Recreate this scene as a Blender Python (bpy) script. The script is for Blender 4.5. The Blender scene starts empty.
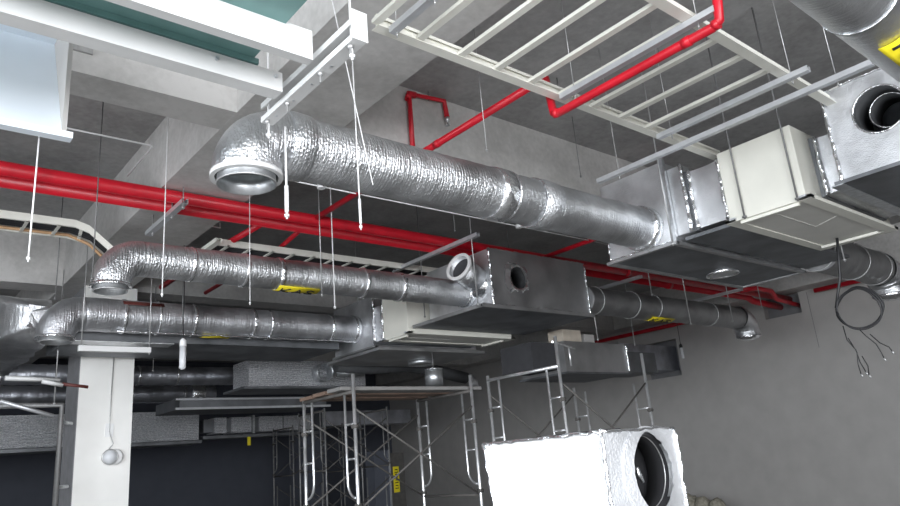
import bpy, bmesh, math, random
from mathutils import Vector, Matrix, noise
random.seed(7)
PI = math.pi
C = bpy.context.scene.collection
# ------------------------------------------------------------------ camera
YAW, PITCH, ROLL, FPX = 0.7153841, 0.28528388, -0.08673918, 702.437
cy, sy, cp, sp, cr, sr = math.cos(YAW), math.sin(YAW), math.cos(PITCH), math.sin(PITCH), math.cos(ROLL), math.sin(ROLL)
FW = Vector((sy*cp, cy*cp, sp)); _r = Vector((cy, -sy, 0)); _u = _r.cross(FW)
RT = _r*cr + _u*sr; UP = -_r*sr + _u*cr
EYE = Vector((0, 0, 1.6))
cd = bpy.data.cameras.new('camera'); cam = bpy.data.objects.new('camera', cd); C.objects.link(cam)
cam.matrix_world = Matrix(((RT.x, UP.x, -FW.x, EYE.x), (RT.y, UP.y, -FW.y, EYE.y), (RT.z, UP.z, -FW.z, EYE.z), (0, 0, 0, 1)))
cd.sensor_width = 36; cd.lens = FPX*36/900; cd.clip_start = .02; cd.clip_end = 200
bpy.context.scene.camera = cam
def ray(px, py): return RT*((px-450)/FPX) - UP*((py-253)/FPX) + FW
def atz(px, py, z): d = ray(px, py); return EYE + d*((z-1.6)/d.z)
def aty(px, py, y): d = ray(px, py); return EYE + d*(y/d.y)
def atx(px, py, x): d = ray(px, py); return EYE + d*(x/d.x)
V = Vector
SLAB, BEAM, FLR = 6.03, 5.1, -.45
# ------------------------------------------------------------------ materials
def new_mat(name):
    m = bpy.data.materials.new(name); m.use_nodes = True
    nt = m.node_tree; return m, nt, nt.nodes['Principled BSDF']
def tex(nt, kind, scale3=(1, 1, 1), **kw):
    tc = nt.nodes.new('ShaderNodeTexCoord'); mp = nt.nodes.new('ShaderNodeMapping')
    mp.inputs['Scale'].default_value = scale3
    nt.links.new(tc.outputs['Object'], mp.inputs['Vector'])
    t = nt.nodes.new(kind); nt.links.new(mp.outputs['Vector'], t.inputs['Vector'])
    for k, v in kw.items(): t.inputs[k].default_value = v
    return t
def ramp(nt, sock, c0, c1, p0=.3, p1=.7):
    r = nt.nodes.new('ShaderNodeValToRGB'); e = r.color_ramp.elements
    e[0].position, e[1].position = p0, p1; e[0].color = (*c0, 1); e[1].color = (*c1, 1)
    nt.links.new(sock, r.inputs['Fac']); return r.outputs['Color']
def bump(nt, b, socks, strength=.3, dist=.02):
    n = None
    for s, st, d in socks:
        bp = nt.nodes.new('ShaderNodeBump'); bp.inputs['Strength'].default_value = st; bp.inputs['Distance'].default_value = d
        nt.links.new(s, bp.inputs['Height'])
        if n: nt.links.new(n, bp.inputs['Normal'])
        n = bp.outputs['Normal']
    nt.links.new(n, b.inputs['Normal'])
def simple(name, col, rough=.6, metal=0., var=.12, scale=6., bmp=0.):
    m, nt, b = new_mat(name)
    t = tex(nt, 'ShaderNodeTexNoise', Scale=scale, Detail=6.)
    c = ramp(nt, t.outputs['Fac'], tuple(x*(1-var) for x in col), tuple(min(1, x*(1+var)) for x in col))
    nt.links.new(c, b.inputs['Base Color']); b.inputs['Roughness'].default_value = rough; b.inputs['Metallic'].default_value = metal
    if bmp: bump(nt, b, [(t.outputs['Fac'], bmp, .01)])
    return m
def concrete(name, col, dark, rough=.85):
    m, nt, b = new_mat(name)
    t = tex(nt, 'ShaderNodeTexNoise', Scale=.9, Detail=9., Roughness=.65)
    t2 = tex(nt, 'ShaderNodeTexNoise', (1, 1, 1), Scale=14., Detail=6.)
    mx = nt.nodes.new('ShaderNodeMath'); mx.operation = 'MULTIPLY_ADD'
    nt.links.new(t2.outputs['Fac'], mx.inputs[0]); mx.inputs[1].default_value = .35
    nt.links.new(t.outputs['Fac'], mx.inputs[2])
    c = ramp(nt, mx.outputs[0], dark, col, .5, .82)
    nt.links.new(c, b.inputs['Base Color']); b.inputs['Roughness'].default_value = rough
    bump(nt, b, [(t2.outputs['Fac'], .25, .01)])
    return m
def foil(name, col=(.82, .83, .85), rough=.27, ring=(26, 3, 3), rs=.5, cs=.4, dirt=.55, cscale=22., hoops=0.):
    m, nt, b = new_mat(name)
    t = tex(nt, 'ShaderNodeTexNoise', ring, Scale=1., Detail=3., Roughness=.5)       # wrapping wrinkles
    v = tex(nt, 'ShaderNodeTexVoronoi', Scale=cscale)                                # crinkle facets
    n2 = tex(nt, 'ShaderNodeTexNoise', Scale=cscale*2.2, Detail=3.)
    d = tex(nt, 'ShaderNodeTexNoise', Scale=2.3, Detail=5.)
    c = ramp(nt, d.outputs['Fac'], tuple(x*dirt for x in col), col, .3, .6)
    nt.links.new(c, b.inputs['Base Color'])
    b.inputs['Metallic'].default_value = .96
    rr = nt.nodes.new('ShaderNodeMapRange'); rr.inputs['To Min'].default_value = rough*.8; rr.inputs['To Max'].default_value = rough*1.7
    nt.links.new(d.outputs['Fac'], rr.inputs['Value']); nt.links.new(rr.outputs['Result'], b.inputs['Roughness'])
    bump(nt, b, [(t.outputs['Fac'], rs, .02), (v.outputs['Distance'], cs, .008), (n2.outputs['Fac'], cs*.7, .005)])
    return m
def ribbed(name):
    m, nt, b = new_mat(name)
    w = tex(nt, 'ShaderNodeTexWave', (1, 1, 1), Scale=7., Distortion=2.5); w.bands_direction = 'Z'
    n = tex(nt, 'ShaderNodeTexNoise', (3, 3, 12), Scale=8., Detail=5.)
    c = ramp(nt, n.outputs['Fac'], (.55, .56, .60), (.98, .98, 1.0), .4, .62); nt.links.new(c, b.inputs['Base Color'])
    b.inputs['Metallic'].default_value = .55; b.inputs['Roughness'].default_value = .45
    bump(nt, b, [(w.outputs['Fac'], .8, .03), (n.outputs['Fac'], .9, .03)])
    return m
M = dict(
    slab=concrete('slab_concrete', (.44, .435, .43), (.28, .275, .27)),
    beam=concrete('beam_concrete', (.62, .605, .59), (.43, .42, .405)),
    floor=concrete('floor_concrete', (.27, .265, .255), (.18, .175, .17)),
    wall_r=simple('grey_render', (.47, .455, .44), .9, 0, .06, 2.),
    wall_b=simple('slate_paint', (.085, .092, .115), .9, 0, .06, 2.),
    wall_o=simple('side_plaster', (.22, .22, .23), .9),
    column=simple('white_plaster', (.88, .87, .84), .8, 0, .04, 2.),
    foil_duct=foil('wrinkled_foil', rough=.31, ring=(60, 8, 8), rs=.8, cs=.5, cscale=42.),
    foil_smooth=foil('smooth_foil', rough=.28, ring=(34, 3, 3), rs=.5, cs=.36, dirt=.65, cscale=75.),
    foil_grey=foil('dull_foil', (.74, .75, .78), .36, (40, 3, 3), .5, .35, .55, 36.),
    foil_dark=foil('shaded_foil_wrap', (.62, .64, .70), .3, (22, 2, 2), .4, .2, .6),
    foil_tape=foil('foil_tape', (.92, .93, .95), .2, (10, 10, 10), .8, .9, .85, 16.),
    foil_box=foil('foil_board', (.84, .85, .87), .37, (9, 9, 9), .3, .34, .62, 85.),
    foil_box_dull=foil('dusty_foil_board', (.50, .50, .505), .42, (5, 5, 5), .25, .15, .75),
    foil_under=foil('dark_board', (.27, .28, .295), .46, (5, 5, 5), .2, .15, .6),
    ribbed=ribbed('ribbed_foil'),
    foil_bright=foil('bright_foil_board', (.80, .81, .83), .48, (6, 6, 6), .25, .3, .85, 60.),
    foil_dim=foil('dim_foil_wrap', (.40, .40, .405), .40, (30, 3, 3), .35, .25, .7, 34.),  # foil colour darkened for the weaker light on the right-hand ducts
    galv=simple('galvanised_steel', (.62, .64, .66), .38, .9, .15, 18.),
    galv_in=simple('galvanised_lining', (.50, .54, .54), .35, .85, .15, 12.),
    steel=simple('zinc_rod', (.50, .50, .50), .4, .6, .1, 20.),
    rod_dark=simple('dark_rod', (.22, .22, .22), .5, .5, .1, 20.),
    rod_white=simple('white_rod', (.80, .80, .80), .45, .1, .05, 20.),
    galv_dim=simple('dim_tube', (.22, .22, .22), .5, .5, .2, 9.),  # tube colour darkened so the far scaffolds look dimly lit
    tube=simple('scaffold_tube', (.72, .73, .74), .32, .85, .2, 9.),
    brace=simple('rusty_brace', (.09, .085, .08), .75, .2, .2, 9.),
    white=simple('white_paint', (.67, .67, .665), .45, 0, .03, 5.),
    strut=simple('grey_strut', (.62, .63, .65), .4, .5, .08, 8.),
    cream=simple('cream_powder_coat', (.74, .73, .66), .45, 0, .04, 3.),
    cream_ladder=simple('cream_tray_paint', (.80, .79, .72), .5, 0, .06, 5.),
    cream_dark=simple('cream_recess_panel', (.64, .63, .59), .5, 0, .05, 3.),
    red=simple('red_pipe_paint', (.56, .010, .024), .36, 0, .15, 4.),
    teal=simple('teal_paint', (.14, .27, .26), .5, 0, .12, 4.),
    hood=simple('frp_hood', (.80, .86, .92), .35, 0, .03, 2.),
    yellow=simple('yellow_tape', (.80, .66, .02), .5, 0, .05, 8.),
    black=simple('black_plastic', (.02, .02, .022), .5, 0, .1, 8.),
    ink=simple('black_ink', (.01, .01, .01), .6),
    wood=simple('plank_wood', (.15, .10, .075), .85, 0, .35, 3., .3),
    wire=simple('grey_plank_edge', (.17, .165, .16), .8),
    orange=simple('tan_cable', (.50, .30, .16), .6),
    plastic=simple('white_plastic', (.85, .85, .85), .4, 0, .02),
    brown=simple('brown_tape', (.12, .03, .025), .5),
    bag=simple('sack_cloth', (.34, .32, .26), .9, 0, .4, 12., .5),
    block=simple('beige_foam', (.62, .55, .46), .8, 0, .1, 6.),
    hole_shade=simple('black_hole_shade', (.012, .012, .014), .9),  # black colour stands in for the shade inside the torn hole
    darkhole=simple('dark_recess', (.05, .05, .055), .9),
    wrap_hole_shade=simple('black_wrap_hole_shade', (.045, .047, .05), .7, 0, .2, 8.),  # black wrap of the hose, also painted shade inside the round holes
)
g = bpy.data.materials.new('lamp_glass'); g.use_nodes = True
gb = g.node_tree.nodes['Principled BSDF']; gb.inputs['Base Color'].default_value = (.9, .92, .95, 1); gb.inputs['Roughness'].default_value = .15
gb.inputs['Transmission Weight'].default_value = .35
M['glass'] = g
# ------------------------------------------------------------------ mesh helpers
def BM(): return bmesh.new()
def box(bm, a, b):
    a, b = V(a), V(b)
    lo = V((min(a[i], b[i]) for i in range(3))); hi = V((max(a[i], b[i]) for i in range(3)))
    vs = [bm.verts.new((x, y, z)) for x in (lo.x, hi.x) for y in (lo.y, hi.y) for z in (lo.z, hi.z)]
    for f in ((0, 1, 3, 2), (4, 6, 7, 5), (0, 4, 5, 1), (2, 3, 7, 6), (0, 2, 6, 4), (1, 5, 7, 3)):
        bm.faces.new([vs[i] for i in f])
    return bm
def ring_frame(d, ref=None):
    d = d.normalized()
    a = ref if ref is not None else (V((0, 0, 1)) if abs(d.z) < .9 else V((1, 0, 0)))
    u = (a - d*a.dot(d)).normalized(); return u, d.cross(u)
def sweep(bm, pts, rad, seg=10, caps=True, jitter=0., seed=0):
    """tube through pts with mitred bends; rad a number or one per point"""
    pts = [V(p) for p in pts]; n = len(pts)
    if not isinstance(rad, (list, tuple)): rad = [rad]*n
    rings = []; u = None
    for i, p in enumerate(pts):
        t = (pts[min(i+1, n-1)] - pts[max(i-1, 0)]).normalized()
        if i not in (0, n-1):
            t = ((pts[i]-pts[i-1]).normalized() + (pts[i+1]-pts[i]).normalized()).normalized()
            k = 1/max(.3, t.dot((pts[i]-pts[i-1]).normalized()))
        else: k = 1
        if u is None: u, v = ring_frame(t)
        else:
            u = (u - t*u.dot(t)).normalized(); v = t.cross(u)
        row = []
        for j in range(seg):
            a = 2*PI*j/seg; r = rad[i]
            if jitter: r += jitter*noise.noise(V((p.x*9+seed, math.cos(a)*1.4+p.y*9, math.sin(a)*1.4+p.z*9)))
            row.append(bm.verts.new(p + (u*math.cos(a) + v*math.sin(a))*r))
        rings.append(row)
    for A, B in zip(rings, rings[1:]):
        for j in range(seg):
            f = bm.faces.new((A[j], A[(j+1) % seg], B[(j+1) % seg], B[j])); f.smooth = True
    if caps:
        bm.faces.new(rings[0][::-1]); bm.faces.new(rings[-1])
    return bm
def pipe_shell(bm, c, axis, r, rin, L, seg=48):
    """hollow short round collar: starts at c, runs L along axis"""
    axis = V(axis).normalized(); c = V(c); u, v = ring_frame(axis)
    prof = [(r, 0), (r, L), (rin, L), (rin, 0)]
    rows = [[bm.verts.new(c + axis*h + (u*math.cos(2*PI*j/seg)+v*math.sin(2*PI*j/seg))*q) for j in range(seg)] for q, h in prof]
    for i in range(4):
        A, B = rows[i], rows[(i+1) % 4]
        for j in range(seg):
            f = bm.faces.new((A[j], A[(j+1) % seg], B[(j+1) % seg], B[j])); f.smooth = i in (0, 2)
    return bm
def disc(bm, c, axis, r, seg=40, th=.004):
    return sweep(bm, [V(c), V(c)+V(axis).normalized()*th], r, seg)
def torus(bm, c, axis, R, r, seg=56, s2=8):
    axis = V(axis).normalized(); u, v = ring_frame(axis); c = V(c)
    rows = []
    for j in range(seg):
        a = 2*PI*j/seg; d = u*math.cos(a)+v*math.sin(a)
        rows.append([bm.verts.new(c + d*(R+r*math.cos(2*PI*k/s2)) + axis*(r*math.sin(2*PI*k/s2))) for k in range(s2)])
    for j in range(seg):
        A, B = rows[j], rows[(j+1) % seg]
        for k in range(s2):
            f = bm.faces.new((A[k], A[(k+1) % s2], B[(k+1) % s2], B[k])); f.smooth = True
    return bm
def thing(name, label, cat, loc=(0, 0, 0), group=None):
    o = bpy.data.objects.new(name, None); C.objects.link(o); o.location = loc; o.empty_display_size = .1
    o['label'] = label; o['category'] = cat
    if group: o['group'] = group
    return o
def obj(name, bm, mat, parent=None, label=None, cat=None, group=None, loc=None, kind=None, bev=0.):
    """bm in world coordinates -> one mesh object (child coordinates are relative to the thing's base)"""
    root = parent
    while root is not None and root.parent is not None: root = root.parent
    if root is not None: off = root.location.copy()
    elif loc is not None: off = V(loc)
    elif kind == 'structure': off = V((0, 0, 0))
    else:
        xs = [v.co for v in bm.verts]
        off = V([(min(c[i] for c in xs)+max(c[i] for c in xs))/2 for i in range(3)])
    bmesh.ops.recalc_face_normals(bm, faces=bm.faces)
    bmesh.ops.translate(bm, vec=-off, verts=bm.verts)
    me = bpy.data.meshes.new(name); bm.to_mesh(me); bm.free()
    me.materials.append(M[mat] if isinstance(mat, str) else mat)
    o = bpy.data.objects.new(name, me); C.objects.link(o)
    if parent is not None: o.parent = parent
    else: o.location = off
    if bev:
        b = o.modifiers.new('bevel', 'BEVEL'); b.width = bev; b.segments = 2; b.limit_method = 'ANGLE'
    if label: o['label'] = label
    if cat: o['category'] = cat
    if group: o['group'] = group
    if kind: o['kind'] = kind
    return o
def struct(name, bm, mat): return obj(name, bm, mat, kind='structure')
def lerp(a, b, t): return V(a)*(1-t)+V(b)*t
def quad_slab(bm, pts, th):
    """thick plate from 4 corner points, th vector"""
    a = [bm.verts.new(V(p)) for p in pts]; b = [bm.verts.new(V(p)+V(th)) for p in pts]
    bm.faces.new(a); bm.faces.new(b[::-1])
    for i in range(4): bm.faces.new((a[i], b[i], b[(i+1) % 4], a[(i+1) % 4]))
    return bm
def chan(bm, a, b, w, h, t=.006, open_dir=V((0, 0, 1))):
    """C channel (strut) from a to b; closed back opposite open_dir, width w, height h"""
    a, b = V(a), V(b); d = (b-a).normalized(); up = (open_dir - d*open_dir.dot(d)).normalized(); s = d.cross(up)
    P = [(-w/2, 0), (w/2, 0), (w/2, h), (w/2-w*.28, h), (w/2-w*.28, h-t), (w/2-t, h-t), (w/2-t, t), (-w/2+t, t), (-w/2+t, h-t), (-w/2+w*.28, h-t), (-w/2+w*.28, h), (-w/2, h)]
    A = [bm.verts.new(a+s*x+up*y) for x, y in P]; B = [bm.verts.new(b+s*x+up*y) for x, y in P]
    n = len(P)
    for i in range(n): bm.faces.new((A[i], A[(i+1) % n], B[(i+1) % n], B[i]))
    bm.faces.new(A[::-1]); bm.faces.new(B)
    return bm
# ------------------------------------------------------------------ setting
X0, X1, Y0, Y1 = -9., 19., -7., 27.
struct('floor', box(BM(), (X0-.3, Y0-.3, FLR-.3), (X1+.3, Y1+.3, FLR)), 'floor')
struct('ceiling', box(BM(), (X0-.3, Y0-.3, SLAB), (X1+.3, Y1+.3, SLAB+.3)), 'slab')
# right wall with two openings (square duct opening and the small pipe opening at its top)
bm = BM()
def wallx(bm, y0, y1, z0, z1): box(bm, (X1, y0, z0), (X1+.25, y1, z1))
wallx(bm, Y0, 7.95, FLR, SLAB); wallx(bm, 7.95, 8.95, FLR, 4.55); wallx(bm, 7.95, 8.95, 5.12, SLAB); wallx(bm, 8.95, 11.8, FLR, SLAB)
wallx(bm, 11.8, 13.05, FLR, 3.45); wallx(bm, 11.8, 13.05, 4.55, SLAB); wallx(bm, 13.05, Y1, FLR, SLAB)
struct('wall_right', bm, 'wall_r')
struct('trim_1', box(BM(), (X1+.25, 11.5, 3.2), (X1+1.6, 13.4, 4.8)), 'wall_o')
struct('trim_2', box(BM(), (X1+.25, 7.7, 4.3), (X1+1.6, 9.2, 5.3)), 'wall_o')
c1, c2 = atx(806, 292, X1), atx(822, 347, X1)
struct('trim_7', box(BM(), (X1-.002, c1.y-.012, c2.z), (X1+.01, c1.y, c1.z)), 'rod_dark')
struct('wall_back', box(BM(), (X0, Y1, FLR), (X1+.25, Y1+.25, SLAB)), 'wall_b')
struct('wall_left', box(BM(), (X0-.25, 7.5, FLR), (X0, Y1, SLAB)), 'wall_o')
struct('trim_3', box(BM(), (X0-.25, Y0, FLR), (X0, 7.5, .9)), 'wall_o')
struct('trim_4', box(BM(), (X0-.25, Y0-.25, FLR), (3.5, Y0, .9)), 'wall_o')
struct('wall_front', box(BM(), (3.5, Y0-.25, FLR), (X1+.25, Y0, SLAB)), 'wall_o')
# beams: names say what they are
bms = [('beam', 'x', (6.07, 6.50)), ('beam', 'x', (13.47, 14.0)), ('beam', 'x', (20.6, 21.1)), ('beam', 'x', (-1.4, -.9))]
for nme, ax, (a, b) in bms: struct('ceiling_beam', box(BM(), (X0, a, BEAM+.002), (X1, b, SLAB+.05)), 'beam')
for a, b in ((2.62, 3.70), (-6.0, -5.0), (18.3, 19.0)):
    struct('ceiling_girder', box(BM(), (a, Y0, BEAM), (b, Y1, SLAB+.05)), 'beam')
struct('column', box(BM(), (2.95, 13.30, FLR), (3.83, 14.15, BEAM+.01)), 'column')
struct('column_left_layer', box(BM(), (2.935, 13.305, FLR), (2.949, 14.15, BEAM-.01)), 'wall_o')  # thin added layer, darker than the rest of the column
struct('column', box(BM(), (11.3, 21.0, FLR), (12.1, 21.9, BEAM+.01)), 'wall_b')
struct('trim_5', box(BM(), (.6, 6.045, 5.30), (1.28, 6.07, 5.58)), 'slab')
# ------------------------------------------------------------------ ducts
def duct_pts(x0, x1, y, z, step=.05):
    n = max(2, int((x1-x0)/step)); return [V((x0+(x1-x0)*i/n, y, z)) for i in range(n+1)]
def run(parent, name, x0, x1, y, z, r, mat, seg=48, jit=.005, caps=True):
    return obj(name, sweep(BM(), duct_pts(x0, x1, y, z), r, seg, caps, jit, seed=y*3), mat, parent)
def band(parent, x, y, z, r, w, mat='foil_tape', name='tape_band'):
    return obj(name, sweep(BM(), [V((x-w/2, y, z)), V((x-w/2+.006, y, z)), V((x, y, z)), V((x+w/2-.006, y, z)), V((x+w/2, y, z))], [r-.004, r+.008, r+.012, r+.008, r-.004], 48, True, .004, x), mat, parent)
def wire_hoop(parent, x, y, z, r, name='hanger_hoop', th=.006, mat='steel'):
    return obj(name, torus(BM(), (x, y, z), (1, .08, 0), r+.012, th), mat, parent)
def elbow_down(parent, x, y, z, r, R, mat, tilt=0., jit=.015, sgn=-1, collar=True, rc=None, lip='foil_tape', lw=.006):
    """quarter bend from the duct end (x,y,z) to an opening looking down; sgn=-1 bends towards -x"""
    pts = []; N = 16
    for i in range(N+1):
        a = (PI/2+tilt)*i/N
        pts.append(V((x + sgn*R*math.sin(a), y, z - R*(1-math.cos(a)))))
    a = PI/2+tilt; d = V((sgn*math.cos(a), 0, -math.sin(a))).normalized()
    pts.append(pts[-1] + d*.05)
    e = obj('elbow', sweep(BM(), pts, r, 48, False, jit, seed=x), mat, parent)
    end = pts[-1]; rc = rc or r*.84
    if collar:
        obj('insulation_lip', pipe_shell(BM(), end-d*.03, d, r+lw, rc+.018, .038), lip, e)
        c = obj('collar', pipe_shell(BM(), end-d*.16, d, rc, rc-.008, .215), 'galv', parent, )
        obj('collar_bead', torus(BM(), end+d*.05, d, rc+.001, .006), 'steel', c)
        obj('damper_blade', disc(BM(), end-d*.15, d, rc-.01), 'galv_in', c)
    return e, end, d
# 1: large near duct
DY, DZ, DR = 4.57, 4.06, .25
d1 = thing('insulated_duct', 'largest foil-wrapped round duct with open downturned elbow, running to the cream unit', 'duct', (4.7, DY, DZ))
run(d1, 'wrapped_run', 2.34, 4.55, DY, DZ, DR, 'foil_duct', 64, .008)
run(d1, 'smooth_sleeve', 4.72, 5.14, DY, DZ, DR-.006, 'foil_smooth', 64, .006)
run(d1, 'outer_run', 5.35, 7.1, DY, DZ, DR-.004, 'foil_smooth', 64, .01)
band(d1, 4.62, DY, DZ, DR+.004, .20); band(d1, 5.25, DY, DZ, DR+.004, .26, 'foil_duct'); band(d1, 2.42, DY, DZ, DR+.01, .2, 'foil_duct')
for x in (4.55, 4.74, 5.12): obj('seam_ring', torus(BM(), (x, DY, DZ), (1, 0, 0), DR+.002, .010), 'foil_tape', d1)
band(d1, 7.03, DY, DZ, DR+.012, .14)
elbow_down(d1, 2.34, DY, DZ, DR+.002, .29, 'foil_duct', jit=.012, lip='white', lw=.010)
# 2: middle duct
EY, EZ, ER = 8.19, 4.12, .205
d2 = thing('insulated_duct', 'middle foil-wrapped round duct with yellow label underneath, ending at the angled stub box', 'duct', (4.7, EY, EZ))
run(d2, 'wrapped_run', 2.38, 7.42, EY, EZ, ER, 'foil_duct', 56, .005)
for x, w in ((2.95, .05), (3.62, .05), (4.1, .07), (5.4, .05), (6.05, .08), (7.35, .12)): band(d2, x, EY, EZ, ER+.002, w)
elbow_down(d2, 2.38, EY, EZ, ER+.004, .31, 'foil_duct', jit=.01)
# 3: far duct
FY, FZ, FR = 11.12, 4.09, .25
d3 = thing('insulated_duct', 'foil-wrapped round duct with brown smear, passing in front of the top of the white column', 'duct', (4.7, FY, FZ))
run(d3, 'wrapped_run', 2.45, 7.15, FY, FZ, FR, 'foil_grey', 56, .005)
for x, w in ((3.0, .06), (3.5, .03), (4.05, .05), (5.05, .06), (5.35, .04), (6.55, .06), (7.08, .1)): band(d3, x, FY, FZ, FR+.002, w)
elbow_down(d3, 2.45, FY, FZ, FR+.004, .33, 'foil_grey', jit=.01)
# bottom edge seam of crumpled tape below duct 3, and its brown smear
bm = BM(); pts = [V((2.9+i*.12, FY-.12, FZ-FR-.0+random.uniform(-.012, .012))) for i in range(36)]
obj('taped_seam', sweep(bm, pts, .014, 6), 'foil_tape', d3)
def curved_label(parent, name, xa, xb, y, z, r, a0, a1, mat, glyph=False):
    """patch wrapped round a duct from angle a0 to a1 (radians, 0 = towards -y, positive = up)"""
    bm = BM(); n = 10; rr = r+.015
    A, B = [], []
    for i in range(n+1):
        a = a0+(a1-a0)*i/n
        for x, L in ((xa, A), (xb, B)): L.append(bm.verts.new((x, y-rr*math.cos(a), z+rr*math.sin(a))))
    for i in range(n): bm.faces.new((A[i], B[i], B[i+1], A[i+1])).smooth = True
    o = obj(name, bm, mat, parent); s = o.modifiers.new('thick', 'SOLIDIFY'); s.thickness = .003
    return o
def strokes(parent, xa, xb, y, z, r, a0, a1, segs, name='lettering', w=.006):
    """hand lettering: polylines in 0..1 x 0..1, x along the duct, y round it"""
    bm = BM(); rr = r+.02
    for L in segs:
        pts = []
        for (p, q), (p2, q2) in zip(L, L[1:]):
            for k in range(4):
                pts.append((p+(p2-p)*k/4, q+(q2-q)*k/4))
        pts.append(L[-1])
        P = []
        for p, q in pts:
            a = a0+(a1-a0)*q; P.append(V((xa+(xb-xa)*p, y-rr*math.cos(a), z+rr*math.sin(a))))
        sweep(bm, P, w, 5)
    return obj(name, bm, 'ink', parent)
KAO = [[(.10, .15), (.10, .85)], [(.30, .85), (.12, .5), (.32, .15)], [(.42, .15), (.52, .85), (.62, .15)], [(.46, .4), (.58, .4)], [(.88, .78), (.80, .86), (.72, .76), (.74, .58), (.86, .45), (.88, .25), (.80, .14), (.71, .24)]]
lb = curved_label(d3, 'brown_stain', 2.95, 3.55, FY, FZ, FR-.004, .55, .85, 'brown')
xl = aty(281, 290, EY-.15).x; xr = aty(322, 293, EY-.15).x
lb = curved_label(d2, 'yellow_label', xl, xr, EY, EZ, ER, -2.1, -1.0, 'yellow'); strokes(lb, xl, xr, EY, EZ, ER, -1.9, -1.1, KAO, w=.009)
xl = aty(205, 337, FY-.15).x
lb = curved_label(d3, 'yellow_label', xl, xl+.45, FY, FZ, FR, -1.9, -1.15, 'yellow')
# 0: near duct top right
GY, GZ, GR = 1.085, 4.055, .232
d0 = thing('insulated_duct', 'nearest foil duct crossing the upper right corner, with a yellow label', 'duct', (5, GY, GZ))
run(d0, 'wrapped_run', 3.0, 8.4, GY, GZ, GR, 'foil_smooth', 64, .002)
obj('seam_ring', torus(BM(), (4.33, GY, GZ), (1, 0, 0), GR+.004, .005), 'foil_tape', d0) # 'seam_ring', .005, 'foil_tape')
xl = aty(884, 45, 1.12).x-.12
lb = curved_label(d0, 'yellow_label', xl, xl+.75, GY, GZ, GR, -1.75, -.75, 'yellow'); strokes(lb, xl, xl+.75, GY, GZ, GR, -1.65, -.8, KAO, w=.012)
# 6: beyond the middle plenum
HY, HZ, HR = 7.75, 4.12, .245
d6 = thing('insulated_duct', 'dull foil duct leaving the stub box towards the right wall, ending in a shiny elbow', 'duct', (12, HY, HZ))
run(d6, 'wrapped_run', 9.75, 15.1, HY, HZ, HR, 'foil_dim', 48, .01)
for px, py in ((597, 300), (633, 303), (655, 308), (711, 313)):
    p = aty(px, py, HY-.1); wire_hoop(d6, p.x, HY, HZ, HR, 'hanger_hoop', .008)
elbow_down(d6, 15.1, HY, HZ, HR+.02, .36, 'foil_smooth', sgn=1, collar=False)
obj('end_cap', sweep(BM(), [V((15.46, HY, HZ-.40)), V((15.46, HY, HZ-.46)), V((15.46, HY, HZ-.5))], [HR+.02, HR-.02, .05], 40), 'foil_tape', d6)
xl = aty(656, 318, HY-.2).x
lb = curved_label(d6, 'yellow_label', xl, xl+.75, HY, HZ, HR, -1.9, -1.0, 'yellow'); strokes(lb, xl, xl+.75, HY, HZ, HR, -1.7, -1.1, KAO, w=.01)
# 7: right of plenum 1
IY, IZ, IR = 3.95, 4.0, .27
d7 = thing('insulated_duct', 'dark foil duct behind the cream unit, turning down at the right edge', 'duct', (12, IY, IZ))
p = aty(893, 300, IY); xe = p.x
run(d7, 'wrapped_run', 10.4, xe-.35, IY, IZ, IR, 'foil_dim', 48, .01)
for px, py in ((822, 255), (858, 265), (880, 270)):
    p = aty(px, py, IY-.1); wire_hoop(d7, p.x, IY, IZ, IR, 'hanger_hoop', .008)
elbow_down(d7, xe-.35, IY, IZ, IR+.015, .36, 'foil_smooth', sgn=1, collar=False)
obj('end_cap', sweep(BM(), [V((xe+.01, IY, IZ-.40)), V((xe+.01, IY, IZ-.46)), V((xe+.01, IY, IZ-.5))], [IR+.015, IR-.02, .05], 40), 'foil_tape', d7)
# far row ducts left
dA = thing('insulated_duct', 'upper of two slim dark ducts passing behind the white column', 'duct', (2.5, 15.7, 3.86))
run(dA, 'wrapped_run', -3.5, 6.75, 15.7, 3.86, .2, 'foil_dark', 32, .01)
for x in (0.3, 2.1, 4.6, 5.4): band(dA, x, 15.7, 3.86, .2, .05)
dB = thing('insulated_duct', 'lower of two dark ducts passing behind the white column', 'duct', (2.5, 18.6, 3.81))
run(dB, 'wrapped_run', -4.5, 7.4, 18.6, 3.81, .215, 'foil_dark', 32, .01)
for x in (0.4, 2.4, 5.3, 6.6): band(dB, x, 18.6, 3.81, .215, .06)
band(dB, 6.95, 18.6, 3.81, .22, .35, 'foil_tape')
# ------------------------------------------------------------------ plenum boxes and cream units
def lipped_box(t, name, a, b, mat, under='foil_under', lip=.04, edge='foil_tape'):
    """sheet box: body, darker bottom board and projecting bottom flange"""
    o = obj(name, box(BM(), a, b), mat, t, bev=.006)
    bm = BM(); z = a[2]
    box(bm, (a[0]-.02, a[1]-lip, z-.035), (b[0]+.02, a[1]+.02, z+.004)); box(bm, (a[0]-.02, b[1]-.02, z-.035), (b[0]+.02, b[1]+lip, z+.004))
    box(bm, (a[0]-lip, a[1]-lip, z-.03), (a[0]+.02, b[1]+lip, z+.004)); box(bm, (b[0]-.02, a[1]-lip, z-.03), (b[0]+lip, b[1]+lip, z+.004))
    obj('bottom_flange', bm, 'foil_box_dull', t)
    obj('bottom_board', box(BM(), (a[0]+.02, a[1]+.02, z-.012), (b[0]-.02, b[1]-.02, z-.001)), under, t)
    return o
def corner_tape(t, p, q, w=.035, mat='foil_tape', seed=0):
    """crumpled foil tape laid over an edge"""
    rnd = random.Random(seed); n = max(4, int((V(q)-V(p)).length/.045)); pts = [lerp(p, q, i/n)+V([rnd.uniform(-.006, .006) for _ in range(3)]) for i in range(n+1)]
    return obj('edge_tape', sweep(BM(), pts, [w*rnd.uniform(.35, .62) for _ in pts], 7), mat, t)
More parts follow.
